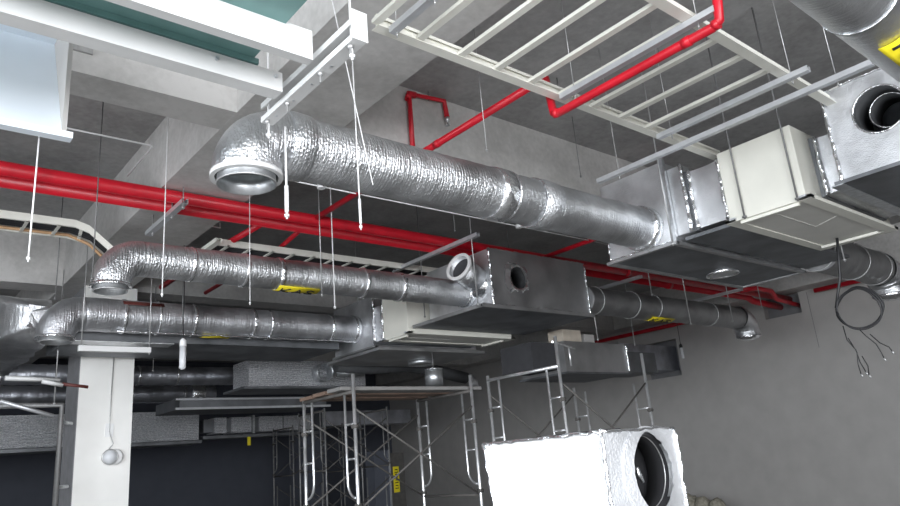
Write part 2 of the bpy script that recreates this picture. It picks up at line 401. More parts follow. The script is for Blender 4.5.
# supply plenum 1
t = thing('supply_plenum', 'foil-faced plenum box where the largest duct ends, left of the near cream unit', 'plenum box', (8.7, 4.65, 3.8))
b_ = lipped_box(t, 'body', (7.1, 4.2, 3.79), (10.35, 5.12, 4.80), 'foil_box')
obj('transition', box(BM(), (7.13, 3.97, 3.86), (9.6, 4.2, 4.68)), 'foil_box', t)
obj('side_board', box(BM(), (7.2, 3.52, 3.80), (10.3, 4.12, 3.84)), 'foil_under', t)
obj('side_flange', box(BM(), (7.07, 4.16, 3.78), (7.12, 4.225, 4.83)), 'galv', t)
corner_tape(t, (7.09, 4.2, 3.8), (7.09, 4.2, 4.8), .03, seed=1); corner_tape(t, (7.11, 3.97, 3.86), (7.11, 3.97, 4.68), .05, seed=2)
corner_tape(t, (7.09, 5.11, 3.8), (7.09, 5.11, 4.3), .03, seed=3); corner_tape(t, (7.09, 4.2, 3.81), (7.09, 5.11, 3.81), .03, seed=4)
s_ = obj('spigot', pipe_shell(BM(), (9.1, 4.75, 3.79), (0, 0, -1), .22, .20, .05), 'foil_tape', t)
obj('spigot_cap', disc(BM(), (9.1, 4.75, 3.765), (0, 0, -1), .2, th=.012), 'foil_smooth', s_)
def flex_collar(label, x0, x1, y0, y1, z0, z1):
    t = thing('flexible_collar', label, 'duct collar', ((x0+x1)/2, (y0+y1)/2, z0))
    n = 10; bm = BM(); rows = []
    for i in range(n+1):
        f = i/n; s = -.012*math.sin(f*PI); y = y1+(y0-y1)*f
        rows.append([bm.verts.new(c) for c in ((x0-s, y, z0-s), (x1+s, y, z0-s), (x1+s, y, z1+s), (x0-s, y, z1+s))])
    for A, B in zip(rows, rows[1:]):
        for j in range(4): bm.faces.new((A[j], A[(j+1) % 4], B[(j+1) % 4], B[j])).smooth = False
    bm.faces.new(rows[0]); bm.faces.new(rows[-1][::-1])
    obj('sleeve', bm, 'foil_smooth', t)
    obj('dark_joint', box(BM(), (x0-.012, y1-.02, z0-.012), (x1+.01, y1+.018, z1+.01)), 'foil_under', t)
    corner_tape(t, (x0-.02, y0+.03, z0), (x0-.02, y0+.03, z1), .05, seed=11); corner_tape(t, (x0-.02, y1-.05, z0), (x0-.02, y1-.05, z1), .045, seed=12)
    corner_tape(t, (x0, y0+.03, z0-.015), (x1, y0+.03, z0-.015), .03, seed=13)
    return t
flex_collar('crinkled foil sleeve between the largest duct\'s plenum and the near cream unit', 7.16, 9.3, 3.5, 3.95, 3.87, 4.58)
def fan_unit(label, x0, x1, y0, y1, z0, z1):
    t = thing('fan_coil_unit', label, 'air handling unit', ((x0+x1)/2, (y0+y1)/2, z0))
    obj('casing', box(BM(), (x0, y0, z0+.03), (x1, y1, z1)), 'cream', t, bev=.008)
    # bottom tray with raised border and sunken panel
    bm = BM(); w = .07
    box(bm, (x0-.01, y0-.05, z0-.004), (x1+.05, y0+w, z0+.034)); box(bm, (x0-.01, y1-w, z0-.004), (x1+.05, y1+.05, z0+.034))
    box(bm, (x0-.01, y0-.05, z0-.003), (x0+w, y1+.05, z0+.033)); box(bm, (x1-w, y0-.05, z0-.003), (x1+.05, y1+.05, z0+.033))
    obj('bottom_rim', bm, 'cream', t)
    p = obj('drain_tray', box(BM(), (x0+w, y0+w, z0+.008), (x1-w, y1-w, z0+.03)), 'cream_dark', t)
    obj('tray_lip', box(BM(), (x0+.03, y0+.10, z0-.035), (x0+.07, y1-.10, z0-.004)), 'cream', t)
    obj('tray_lip', box(BM(), (x1-.20, y0+.10, z0-.035), (x1-.15, y1-.06, z0-.004)), 'cream', t)
    bm = BM(); sweep(bm, [((x0+x1)/2-.2, y0+w, z0+.006), ((x0+x1)/2, (y0+y1)/2, z0+.003), (x0+w, (y0+y1)/2, z0+.006)], .003, 4)
    obj('pressed_crease', bm, 'cream_dark', p)
    for y in (y0+.02, y1-.05):
        b2 = BM(); box(b2, (x0-.05, y-.035, z0+.01), (x0+.02, y+.035, z0+.03)); obj('hanging_bracket', b2, 'galv', t)
    for y, x in ((y0+.02, x1), (y1-.05, x1)):
        obj('hanging_bracket', box(BM(), (x, y-.03, z0+.0), (x+.08, y+.03, z0+.03)), 'galv', t)
    return t
fan_unit('cream fan coil unit near the right edge, larger in view of the two cream units', 7.05, 9.35, 2.66, 3.48, 3.79, 4.60)
flex_collar('short foil sleeve right of the near cream unit, before the round-holed box', 7.45, 9.1, 2.34, 2.64, 3.88, 4.52)
# return plenum 1 with round spigot in its left face
def holed_face_x(bm, x, y0, y1, z0, z1, cy_, cz_, r, th=.03, seg=40):
    pts = []
    for j in range(seg):
        a = 2*PI*j/seg; d = V((0, math.cos(a), math.sin(a)))
        k = min([(y1-cy_)/d.y if d.y > 1e-6 else 1e9, (y0-cy_)/d.y if d.y < -1e-6 else 1e9, (z1-cz_)/d.z if d.z > 1e-6 else 1e9, (z0-cz_)/d.z if d.z < -1e-6 else 1e9])
        pts.append((V((x, cy_, cz_))+d*r, V((x, cy_, cz_))+d*k))
    return _holed(bm, pts, V((th, 0, 0)), [V((x, yy, zz)) for yy in (y0, y1) for zz in (z0, z1)])
def holed_face_y(bm, y, x0, x1, z0, z1, cx_, cz_, r, th=.03, seg=40):
    pts = []
    for j in range(seg):
        a = 2*PI*j/seg; d = V((math.cos(a), 0, math.sin(a)))
        k = min([(x1-cx_)/d.x if d.x > 1e-6 else 1e9, (x0-cx_)/d.x if d.x < -1e-6 else 1e9, (z1-cz_)/d.z if d.z > 1e-6 else 1e9, (z0-cz_)/d.z if d.z < -1e-6 else 1e9])
        pts.append((V((cx_, y, cz_))+d*r, V((cx_, y, cz_))+d*k))
    return _holed(bm, pts, V((0, th, 0)), [V((xx, y, zz)) for xx in (x0, x1) for zz in (z0, z1)])
def _holed(bm, pts, th, corners):
    n = len(pts)
    # snap the outer sample nearest each corner onto it
    outer = [q.copy() for _, q in pts]
    for c in corners:
        j = min(range(n), key=lambda i: (outer[i]-c).length); outer[j] = c.copy()
    rows = []
    for off in (V((0, 0, 0)), th):
        rows.append(([bm.verts.new(p+off) for p, _ in pts], [bm.verts.new(q+off) for q in outer]))
    (i0, o0), (i1, o1) = rows
    for j in range(n):
        k = (j+1) % n
        bm.faces.new((i0[j], i0[k], o0[k], o0[j])); bm.faces.new((i1[j], o1[j], o1[k], i1[k]))
        bm.faces.new((i0[j], i1[j], i1[k], i0[k])); bm.faces.new((o0[j], o0[k], o1[k], o1[j]))
    return bm
t = thing('return_plenum', 'foil-faced box at the right edge with a round black hole, beside the near cream unit', 'plenum box', (8.2, 1.7, 3.85))
a, b = (7.1, .75, 3.86), (9.6, 2.32, 4.80)
bm = holed_face_x(BM(), a[0], a[1], b[1], a[2], b[2], 1.86, 4.42, .22)
obj('front_panel', bm, 'foil_box', t)
bm = BM(); box(bm, (a[0]+.03, b[1]-.03, a[2]), b); box(bm, (a[0]+.03, a[1], a[2]), (b[0], a[1]+.03, b[2])); box(bm, (a[0]+.03, a[1]+.03, b[2]-.03), (b[0], b[1]-.03, b[2])); box(bm, (a[0]+.03, a[1]+.03, a[2]), (b[0], b[1]-.03, a[2]+.03)); box(bm, (b[0]-.03, a[1]+.03, a[2]+.03), (b[0], b[1]-.03, b[2]-.03))
obj('body', bm, 'foil_box', t)
s_ = obj('spigot', pipe_shell(BM(), (7.16, 1.80, 4.40), (1, -.0, -.0), .17, .16, .3), 'wrap_hole_shade', t)
obj('spigot_rim', torus(BM(), (7.16, 1.80, 4.40), (1, 0, 0), .165, .006), 'foil_tape', s_)
obj('hole_tape', torus(BM(), (7.095, 1.86, 4.42), (1, 0, 0), .23, .012), 'foil_tape', t)
obj('hole_shade_liner', pipe_shell(BM(), (7.105, 1.86, 4.42), (1, 0, 0), .222, .212, .45), 'wrap_hole_shade', t)  # black lining paints the shade inside the hole
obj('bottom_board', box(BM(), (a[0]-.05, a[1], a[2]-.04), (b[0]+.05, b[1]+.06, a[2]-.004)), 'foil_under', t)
obj('bottom_rail', box(BM(), (a[0]-.06, b[1]-.02, a[2]-.05), (b[0]+.05, b[1]+.09, a[2]-.041)), 'galv', t)
corner_tape(t, (7.09, 2.32, 3.86), (7.09, 2.32, 4.8), .04, seed=21); corner_tape(t, (7.09, .8, 4.8), (7.09, 2.32, 4.8), .03, seed=22)
# middle plenum with stub and hole
t = thing('return_plenum', 'dusty grey foil box in the middle with an angled white-rimmed stub and a round hole', 'plenum box', (8.4, 8.4, 3.8))
a, b = (7.42, 7.62, 3.81), (9.72, 9.2, 4.74)
pz = aty(518, 278, 7.62)
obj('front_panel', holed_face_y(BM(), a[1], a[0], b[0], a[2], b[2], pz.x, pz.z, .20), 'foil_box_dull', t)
bm = BM(); box(bm, (a[0], a[1]+.03, a[2]), (a[0]+.03, b[1], b[2])); box(bm, (a[0]+.03, b[1]-.03, a[2]), b); box(bm, (b[0]-.03, a[1]+.03, a[2]), (b[0], b[1]-.03, b[2])); box(bm, (a[0]+.03, a[1]+.03, b[2]-.03), (b[0]-.03, b[1]-.03, b[2])); box(bm, (a[0]+.03, a[1]+.03, a[2]), (b[0]-.03, b[1]-.03, a[2]+.03))
obj('body', bm, 'foil_box', t)
obj('hole_shade_liner', pipe_shell(BM(), (pz.x+.04, 7.64, pz.z), (0, 1, 0), .19, .18, .3), 'wrap_hole_shade', t)  # interior shade put in as a black lining
bm = BM(); rnd = random.Random(5); n = 34; rows = [[], [], []]
for j in range(n):
    an = 2*PI*j/n; sq = 1/max(abs(math.cos(an)), abs(math.sin(an)))
    ro = (.235 + .05*(sq-1))*rnd.uniform(.94, 1.1) + (.07 if math.cos(an) < -.5 else 0)
    for q, rr_, dy in ((0, .185, -.012), (1, .215, -.018), (2, ro, -.004)): rows[q].append(bm.verts.new((pz.x+rr_*math.cos(an), 7.62+dy, pz.z+rr_*math.sin(an))))
for A, B in zip(rows, rows[1:]):
    for j in range(n): bm.faces.new((A[j], A[(j+1) % n], B[(j+1) % n], B[j]))
obj('hole_tape', bm, 'foil_tape', t)
E_ = atx(459, 267, 6.98); B_ = V((7.44, 7.93, 4.27))
ax = (E_-B_).normalized()
s_ = obj('angled_stub', pipe_shell(BM(), B_-ax*.05, ax, .205, .19, (E_-B_).length+.05), 'foil_smooth', t)
obj('stub_rim', pipe_shell(BM(), E_-ax*.03, ax, .232, .19, .055), 'plastic', s_)
obj('stub_shade_disc', disc(BM(), E_-ax*.09, ax, .19), 'darkhole', s_)  # dark disc paints the shaded inside of the open stub
obj('stub_tape', sweep(BM(), [B_-ax*.02, B_+ax*.03, B_+ax*.07], [.25, .235, .21], 24, False, .02), 'foil_tape', s_)
bm = BM(); z = a[2]
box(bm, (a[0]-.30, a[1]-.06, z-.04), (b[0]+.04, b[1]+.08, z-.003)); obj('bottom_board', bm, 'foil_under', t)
obj('bottom_flange', box(BM(), (a[0]-.30, a[1]-.07, z-.045), (b[0]+.04, a[1]-.03, z+.01)), 'foil_box_dull', t)
obj('bottom_flange', box(BM(), (a[0]-.31, a[1]-.03, z-.045), (a[0]-.27, b[1]+.1, z+.01)), 'foil_box_dull', t)
corner_tape(t, (7.41, 7.61, 3.82), (7.41, 7.61, 4.74), .04, seed=31); corner_tape(t, (9.73, 7.61, 3.82), (9.73, 7.61, 4.7), .03, seed=32)
corner_tape(t, (7.41, 7.61, 3.83), (9.73, 7.61, 3.83), .025, seed=33); corner_tape(t, (7.41, 7.61, 4.74), (9.73, 7.61, 4.74), .02, 'foil_box_dull', seed=34)
# middle cream unit, sleeve and supply plenum
fan_unit('cream fan coil unit half hidden behind the middle grey foil box', 7.05, 9.5, 9.36, 10.07, 3.69, 4.45)
flex_collar('foil sleeve between the half-hidden cream unit and its plenum', 7.1, 9.4, 10.09, 10.45, 3.72, 4.38)
t = thing('supply_plenum', 'foil box where the duct passing the column ends, left of the half-hidden cream unit', 'plenum box', (8.3, 11.1, 3.6))
lipped_box(t, 'body', (7.15, 10.5, 3.68), (9.6, 11.9, 4.62), 'foil_box')
corner_tape(t, (7.14, 10.5, 3.7), (7.14, 10.5, 4.6), .04, seed=41)
obj('lower_board', box(BM(), (7.0, 10.15, 3.55), (9.5, 11.95, 3.60)), 'foil_box_dull', t)
obj('lower_spacer', box(BM(), (7.2, 10.6, 3.60), (9.3, 11.8, 3.645)), 'foil_under', t)
p = atz(421, 363, 3.5)
s_ = obj('round_spigot', pipe_shell(BM(), (p.x, p.y, 3.55), (0, 0, -1), .26, .24, .09), 'galv', t)
obj('spigot_cap', disc(BM(), (p.x, p.y, 3.48), (0, 0, -1), .24), 'foil_smooth', s_)
# small sheet cylinder below
p = aty(434, 378, 10.3)
t = thing('sheet_metal_collar', 'short bright metal cylinder hanging just above the plank platform', 'duct collar', (p.x, p.y, p.z))
obj('shell', pipe_shell(BM(), (p.x, p.y, p.z-.14), (0, 0, 1), .165, .155, .3), 'galv', t)
obj('top_rim', torus(BM(), (p.x, p.y, p.z+.16), (0, 0, 1), .165, .008), 'foil_tape', t)
obj('hanging_strap', sweep(BM(), [(p.x, p.y, p.z+.15), (p.x, p.y, 3.55)], .01, 6), 'rod_dark', t)
# dark flexible pipes beneath the middle supply plenum
pts = [aty(x, y, 12.3) for x, y in ((336, 366), (372, 368), (408, 366), (440, 372), (466, 378))]
t = thing('dark_flexible_duct', 'dark round duct low behind the plank platform, ending in a small shiny elbow', 'duct', pts[2])
obj('hose', sweep(BM(), pts, .13, 16, True, .01), 'wrap_hole_shade', t)
e = pts[-1]; obj('elbow', sweep(BM(), [e, e+V((.12, 0, -.02)), e+V((.2, 0, -.1)), e+V((.22, 0, -.22))], [.12, .125, .12, .11], 16), 'foil_smooth', t)
# far row boxes (third row)
t = thing('supply_plenum', 'ribbed foil box above the slate wall, between the column and the scaffold top', 'plenum box', (7.3, 14.8, 3.5))
obj('body', box(BM(), (6.45, 14.3, 3.45), (9.4, 15.1, 4.02)), 'ribbed', t)
obj('bottom_board', box(BM(), (6.3, 14.2, 3.39), (9.6, 15.3, 3.44)), 'foil_under', t)
p = aty(322, 373, 14.2)
s_ = obj('spigot', pipe_shell(BM(), (p.x, 14.02, p.z), (0, 1, 0), .21, .19, .28), 'galv', t)
obj('spigot_stub', pipe_shell(BM(), (p.x+.22, 13.88, p.z-.03), (1, -.3, 0), .11, .10, .6), 'galv', s_)
t = thing('grille_box', 'long flat dark box with pale edge lines, below the far ribbed foil box', 'duct box', (6.8, 15.8, 3.2))
p1, p2 = aty(215, 392, 16.2), aty(322, 398, 16.2)
obj('body', box(BM(), (5.6, 16.0, 3.18), (9.3, 17.6, 3.42)), 'foil_under', t)
obj('edge_rail', box(BM(), (5.5, 15.95, 3.15), (9.4, 16.0, 3.2)), 'strut', t); obj('edge_rail', box(BM(), (5.5, 15.95, 3.36), (9.4, 16.0, 3.40)), 'strut', t)
# wide ribbed duct behind column
t = thing('rectangular_duct', 'wide ribbed foil duct low behind the white column, against the slate wall', 'duct', (2, 20.3, 2.7))
obj('body', box(BM(), (-5, 20.0, 2.72), (7.55, 21.0, 3.50)), 'ribbed', t)
obj('bottom_rail', box(BM(), (-5, 19.9, 2.62), (7.6, 21.0, 2.70)), 'foil_under', t)
for x in (-.4, 5.2): obj('spigot', pipe_shell(BM(), (x, 20.3, 2.62), (0, 0, -1), .07, .06, .15), 'galv', t)
t = thing('rectangular_duct', 'narrow ribbed foil duct far back with dark joints, right of the wide ribbed duct', 'duct', (9.7, 20.3, 2.8))
for i, (x0, x1) in enumerate(((8.0, 8.35), (8.5, 9.1), (9.35, 10.1), (10.15, 11.05))):
    obj('section', box(BM(), (x0, 20.0, 2.86+.0), (x1, 20.6, 3.30)), 'ribbed', t)
obj('core', box(BM(), (7.7, 20.04, 2.9), (11.15, 20.56, 3.26)), 'foil_under', t)
obj('bottom_rail', box(BM(), (7.65, 19.95, 2.72), (11.3, 20.5, 2.80)), 'foil_under', t)
obj('joint_ring', box(BM(), (9.13, 19.97, 2.82), (9.2, 20.63, 3.34)), 'galv', t); obj('joint_ring', box(BM(), (10.9, 19.97, 2.82), (10.97, 20.63, 3.34)), 'galv', t)
t = thing('rectangular_duct', 'dark dented duct continuing behind the scaffold, far back right of the ribbed sections', 'duct', (12.5, 20.4, 2.8))
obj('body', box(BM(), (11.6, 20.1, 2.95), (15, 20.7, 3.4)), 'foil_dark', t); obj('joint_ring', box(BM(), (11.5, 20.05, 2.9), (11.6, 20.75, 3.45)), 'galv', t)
t = thing('rectangular_duct', 'flat dark duct just behind and below the duct with the brown smear', 'duct', (4.6, 12.1, 3.75))
obj('body', box(BM(), (2.35, 11.42, 3.77), (6.95, 12.95, 4.1)), 'foil_under', t); obj('foil_patch', box(BM(), (2.4, 11.45, 3.755), (3.9, 11.75, 3.768)), 'foil_smooth', t)
q = aty(249, 440, 19.9)
obj('yellow_tag', box(BM(), (q.x-.05, 19.88, q.z-.15), (q.x+.04, 19.9, 2.72)), 'yellow', None, 'tiny yellow tag hanging below the narrow far ribbed duct', 'tag')
# rectangular crumpled duct at left edge
t = thing('rectangular_duct', 'crumpled shiny rectangular duct cut off by the left edge of the photo', 'duct', (1.9, 14, 3.8))
bm = BM(); ny = 26; rows = []
rnd = random.Random(3)
for i in range(ny+1):
    y = 11.55+5.5*i/ny; j = lambda: rnd.uniform(-.03, .03)
    pr = []
    for (xa, za), (xb, zb) in (((1.5, 3.8), (2.18, 3.8)), ((2.18, 3.8), (2.18, 4.5)), ((2.18, 4.5), (1.5, 4.5)), ((1.5, 4.5), (1.5, 3.8))):
        for k in range(5):
            X_, Z_ = xa+(xb-xa)*k/5, za+(zb-za)*k/5; f = min(1, .45+i/4)
            pr.append(bm.verts.new((2.1+(X_-2.1)*f+j(), y+j(), 4.1+(Z_-4.1)*f+j())))
    rows.append(pr)
for A, B in zip(rows, rows[1:]):
    for k in range(20): bm.faces.new((A[k], A[(k+1) % 20], B[(k+1) % 20], B[k])).smooth = True
bm.faces.new(rows[0]); bm.faces.new(rows[-1])
obj('body', bm, 'foil_smooth', t); corner_tape(t, (1.5, 11.6, 3.8), (1.5, 17, 3.8), .03, seed=51)
# dusty box right of the middle, above scaffold
t = thing('rectangular_duct', 'grey scuffed foil duct box above the right-hand scaffold posts', 'duct', (11.5, 9.4, 3.0))
q0, q1 = aty(563, 343, 9), aty(624, 341, 9)
obj('body', box(BM(), (q0.x, 9.0, 3.04), (q1.x, 10.2, 3.64)), 'foil_box_dull', t)
obj('bottom_flange', box(BM(), (q0.x-.05, 8.95, 3.0), (q1.x+.05, 10.25, 3.035)), 'foil_under', t)
corner_tape(t, (q1.x, 8.98, 3.05), (q1.x, 8.98, 3.64), .05, seed=61)
obj('dark_end', box(BM(), (q0.x-.75, 9.15, 3.1), (q0.x-.005, 10.0, 3.62)), 'darkhole', t)
obj('far_section', box(BM(), (q1.x+.06, 9.3, 3.1), (q1.x+1.5, 10.1, 3.55)), 'foil_under', t)
p = aty(567, 336, 9.3)
tb = obj('foam_block', box(BM(), (p.x-.36, 9.1, 3.643), (p.x+.2, 9.5, 3.90)), 'block', None, 'beige block lying on the scuffed grey duct box', 'block', bev=.01)
obj('foam_block', box(BM(), (p.x+.36, 9.15, 3.643), (p.x+.68, 9.4, 3.84)), 'wall_r', None, 'small grey block beside the beige block on the grey duct box', 'block', bev=.01)
t = thing('rectangular_duct', 'dark foil duct entering the square opening in the right wall', 'duct', (17, 12.4, 3.6))
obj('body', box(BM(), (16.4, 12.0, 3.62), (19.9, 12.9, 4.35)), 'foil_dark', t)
obj('end_flange', box(BM(), (16.33, 11.95, 3.58), (16.4, 12.95, 4.39)), 'foil_box_dull', t)
# ------------------------------------------------------------------ white box in the foreground
t = thing('plenum_box', 'bright white-lit foil box in the foreground with a tall torn round hole', 'plenum box', (3.2, 2.8, .55))
mid = atx(601, 432, 2.9); ax0 = mid.x; ay0 = mid.y; zt = mid.z
lft = atx(484, 445, ax0); yl = lft.y; rgt = aty(674, 428, ay0); xr_ = rgt.x
zb = .72
hc = aty(651, 472, ay0)
obj('front_panel', holed_face_y(BM(), ay0, ax0, xr_, zb, zt, hc.x, hc.z, .205, .03), 'foil_bright', t)
bm = BM()
yb = yl-.12   # left end leans in towards the bottom
vs = lambda L: [bm.verts.new(p_) for p_ in L]
A = vs([(ax0, ay0+.03, zb), (ax0, yb, zb), (ax0, yl, zt), (ax0, ay0+.03, zt)]); B = vs([(ax0+.03, ay0+.03, zb), (ax0+.03, yb, zb), (ax0+.03, yl, zt), (ax0+.03, ay0+.03, zt)])
bm.faces.new(A); bm.faces.new(B[::-1])
for i in range(4): bm.faces.new((A[i], B[i], B[(i+1) % 4], A[(i+1) % 4]))
side = obj('side_panel', bm, 'white', t)
bm = BM()
box(bm, (ax0+.03, ay0+.03, zt-.03), (xr_, yl, zt)); box(bm, (ax0+.03, ay0+.03, zb), (xr_, yb, zb+.03)); box(bm, (xr_-.03, ay0+.03, zb+.03), (xr_, yl-.1, zt-.03)); box(bm, (ax0+.03, yb-.03, zb+.03), (xr_-.03, yb, zt-.03))
obj('body', bm, 'foil_box', t)
corner_tape(t, (ax0, ay0, zt), (ax0, yl, zt), .022, seed=71); corner_tape(t, (ax0, ay0, zt), (xr_, ay0, zt), .02, seed=72)
corner_tape(t, (ax0, ay0, zb), (ax0, ay0, zt), .016, seed=73); corner_tape(t, (xr_, ay0, zb), (xr_, ay0, zt), .02, seed=74); corner_tape(t, (ax0, yb, zb), (ax0, yl, zt), .03, seed=75)
s_ = obj('inner_collar', pipe_shell(BM(), (hc.x+.02, ay0+.01, hc.z), (.0, 1, 0), .20, .19, .16), 'hole_shade', t)
obj('collar_bead', torus(BM(), (hc.x+.02, ay0+.06, hc.z), (0, 1, 0), .193, .005), 'steel', s_)
obj('torn_hole_shade', pipe_shell(BM(), (hc.x, ay0+.18, hc.z), (0, 1, 0), .24, .23, .45), 'hole_shade', t); obj('torn_hole_shade_end', disc(BM(), (hc.x, ay0+.62, hc.z), (0, 1, 0), .24), 'hole_shade', t)  # added black liner and disc so the hole reads as shaded
obj('foil_scrap', sweep(BM(), [(hc.x-.05, ay0+.05, hc.z+.03), (hc.x-.03, ay0+.06, hc.z-.01), (hc.x-.01, ay0+.05, hc.z-.05)], [.012, .018, .008], 5), 'foil_tape', t)
bm = BM(); rnd = random.Random(8); n = 48; rows = [[], []]
for j in range(n):
    an = 2*PI*j/n; c_, s2 = math.cos(an), math.sin(an)
    wx = (.185 if c_ > 0 else .15)*(1-abs(s2)**2.2)**.75*(1 if c_ > 0 else -1)
    rows[0].append(bm.verts.new((hc.x+wx+rnd.uniform(-.006, .006)*(1.6 if c_ > 0 else .5), ay0-.006, hc.z+.207*s2)))
    rows[1].append(bm.verts.new((hc.x+.235*c_, ay0-.002, hc.z+.235*s2)))
for j in range(n): bm.faces.new((rows[0][j], rows[0][(j+1) % n], rows[1][(j+1) % n], rows[1][j]))
o = obj('torn_edge', bm, 'foil_bright', t); sd = o.modifiers.new('th', 'SOLIDIFY'); sd.thickness = .004
# a timber trestle carries it below the picture
t = thing('trestle', 'plain timber stand under the foreground foil box, below the picture', 'stand', (3.2, 2.8, FLR))
obj('top', box(BM(), (ax0+.02, ay0+.02, zb-.05), (xr_-.02, yb-.02, zb-.001)), 'wood', t)
for x in (ax0+.05, xr_-.11):
    for y in (ay0+.05, yb-.12): obj('leg', box(BM(), (x, y, FLR), (x+.06, y+.06, zb-.05)), 'wood', t)
# ------------------------------------------------------------------ red pipes
RY1, RY2, RZ = 8.30, 8.645, 5.005
def pipe(name, label, pts, r, mat='red', cat='pipe', group=None, couplings=(), seg=20):
    t = thing(name, label, cat, V(pts[0]), group)
    obj('run', sweep(BM(), pts, r, seg), mat, t)
    for c, axis in couplings: obj('coupling', sweep(BM(), [V(c)-V(axis)*r*.9, V(c)+V(axis)*r*.9], r*1.12, seg), mat, t)
    return t
pipe('red_main_pipe', 'upper of the two long parallel red mains crossing the picture', [(-6, RY1, RZ), (20.1, RY1, RZ)], .079, couplings=[((12., RY1, RZ), (1, 0, 0))])
pipe('red_main_pipe', 'lower of the two long parallel red mains crossing the picture', [(-6, RY2, RZ), (17.6, RY2, RZ), (17.75, RY2-.05, RZ-.1), (19.9, RY2-.05, RZ-.18)], .086, couplings=[((14., RY2, RZ), (1, 0, 0))])
pipe('red_branch_pipe', 'red branch pipe slanting over the largest duct from the red mains', [(4.73, RY1-.08, 5.02), (4.73, 3.95, 5.02)], .04, couplings=[((4.73, 5.95, 5.02), (0, 1, 0)), ((4.73, 5.5, 5.02), (0, 1, 0))])
pipe('red_drop_pipe', 'bright red pipe under the cable ladder with a rising bend at each end', [(4.62, 3.75, 4.93), (4.56, 3.66, 4.52), (4.56, 3.60, 4.49), (4.56, 2.08, 4.49), (4.56, 2.02, 4.52), (4.58, 2.0, 4.8), (4.58, 2.0, SLAB)], .038, couplings=[((4.56, 3.63, 4.50), (0, .7, .1)), ((4.56, 2.05, 4.5), (0, .7, 0)), ((4.56, 2.3, 4.49), (0, 1, 0))])
q = [aty(x, y, 6.0) for x, y in ((412, 140), (409, 94), (444, 101), (447, 117))]
t = thing('sprinkler_drop', 'red hook-shaped sprinkler pipe on the beam face above the largest duct', 'sprinkler pipe', q[1])
obj('run', sweep(BM(), [(4.77, 6.0, 5.06), q[1], q[2], q[3]], .033, 14), 'red', t)
obj('elbow_fitting', sweep(BM(), [q[1]+V((-.02, 0, -.08)), q[1], q[1]+V((.09, 0, .01))], .043, 14), 'red', t)
obj('sprinkler_head', sweep(BM(), [q[3], q[3]-V((0, 0, .05)), q[3]-V((0, 0, .06)), q[3]-V((0, 0, .11)), q[3]-V((0, 0, .115))], [.028, .028, .012, .012, .03], 12), 'galv', t)
obj('hanging_clip', sweep(BM(), [(lerp(q[1], q[2], .55))+V((0, 0, -.04)), V((lerp(q[1], q[2], .55).x, 6.0, SLAB))], .006, 6), 'rod_dark', t)
p = atz(609, 238, 5.0); p2 = atz(575, 252, 5.0)
pipe('red_branch_pipe', 'red branch pipe behind the middle of the picture, right of the grey foil box top', [(p.x-.2, p.y-1.2, 5.0), (p.x-.2, RY1-.08, 5.0)], .04)
p = atz(245, 238, 4.7)
pipe('red_branch_pipe', 'short red pipe sloping down from the mains over the middle duct', [(4.1, RY2+.08, 4.97), (4.0, 10.3, 4.97), (4.0, 12.5, 4.97)], .045)
pipe('red_branch_pipe', 'short red riser loop left of the hooked wire, just above the mains', [(4.75, RY2+.1, 5.0), (4.95, 9.9, 5.04), (4.95, 12.9, 5.04)], .035)
pipe('red_wall_pipe', 'red pipe running high along the right wall under the beam', [(18.7, 2.0, 4.98), (18.7, 7.4, 4.98)], .06)
pipe('red_wall_pipe', 'red pipe high on the right wall above the square duct opening', [(18.75, 9.4, 4.93), (18.75, 16.5, 4.93)], .06)
pipe('red_arched_pipe', 'red arched pipe joining the mains near the wall corner opening', [(16.4, RY1-.12, 4.97), (16.8, RY1-.3, 5.02), (17.6, RY1-.3, 5.02), (17.9, RY1-.25, 4.85), (19.8, RY1-.2, 4.75)], .06)
p = atz(690, 205, 5.2)
pipe('red_branch_pipe', 'small red bend glimpsed between the longest strut and the largest duct\'s plenum', [aty(646, 183, 5.6), aty(644, 172, 5.6), aty(655, 172, 5.8), aty(662, 178, 6.0)], .035)
# ------------------------------------------------------------------ hanging rods
def rod(label, x, y, z0, z1=None, r=.005, mat='steel', nut=True, group=None, sleeve=None):
    if z1 is None:
        z1 = SLAB
        if 2.62 < x < 3.7 or 18.3 < x < 19 or 6.07 < y < 6.5 or 13.47 < y < 14.0: z1 = BEAM
    t = thing('hanging_rod', label, 'threaded rod', (x, y, z0), group)
    obj('shaft', sweep(BM(), [(x, y, z0), (x, y, z1)], r, 7), mat, t)
    if nut: obj('nut', sweep(BM(), [(x, y, z0+.015), (x, y, z0+.035)], r*2.4, 6), mat, t)
    if sleeve: obj('sleeve', sweep(BM(), [(x, y, z0+.05), (x, y, z0+sleeve)], r*1.9, 8), 'rod_white', t)
    return t
def rodp(label, px, py, y, **kw):
    p = aty(px, py, y); return rod(label, p.x, y, p.z, **kw)
def rodx(label, px, py, x, **kw):
    p = atx(px, py, x); return rod(label, x, p.y, p.z, **kw)
rodp('pale rod hanging free from the panelled box, at the far left', 28, 262, 5.12, z1=4.0, r=.0055, mat='rod_white')
rodp('long pale rod left of the largest duct\'s elbow, ending over the middle duct', 162, 297, 6.9, r=.0055, mat='rod_white')
rodp('rod in front of the open elbow of the largest duct, ending in a white sleeve', 287, 219, 4.22, z1=4.02, r=.008, mat='rod_white', sleeve=.25)
rodp('straight rod with white sleeve hanging in front of the largest duct', 361, 230, 4.2, z1=5.1, r=.0055, mat='rod_white', sleeve=.25)
rodp('thin rod under the open elbow, reaching the middle duct', 250, 305, 7.9, r=.0055, mat='rod_white')
rodp('left one of two thin rods reaching the middle duct near its yellow label', 322, 297, 7.9, r=.007, mat='steel')
rodp('right one of two thin rods reaching the middle duct near its yellow label', 335, 309, 7.9, r=.008, mat='rod_white')
rodp('rod holding the largest duct at its smooth sleeve', 487, 152, 4.57, r=.005, mat='steel')
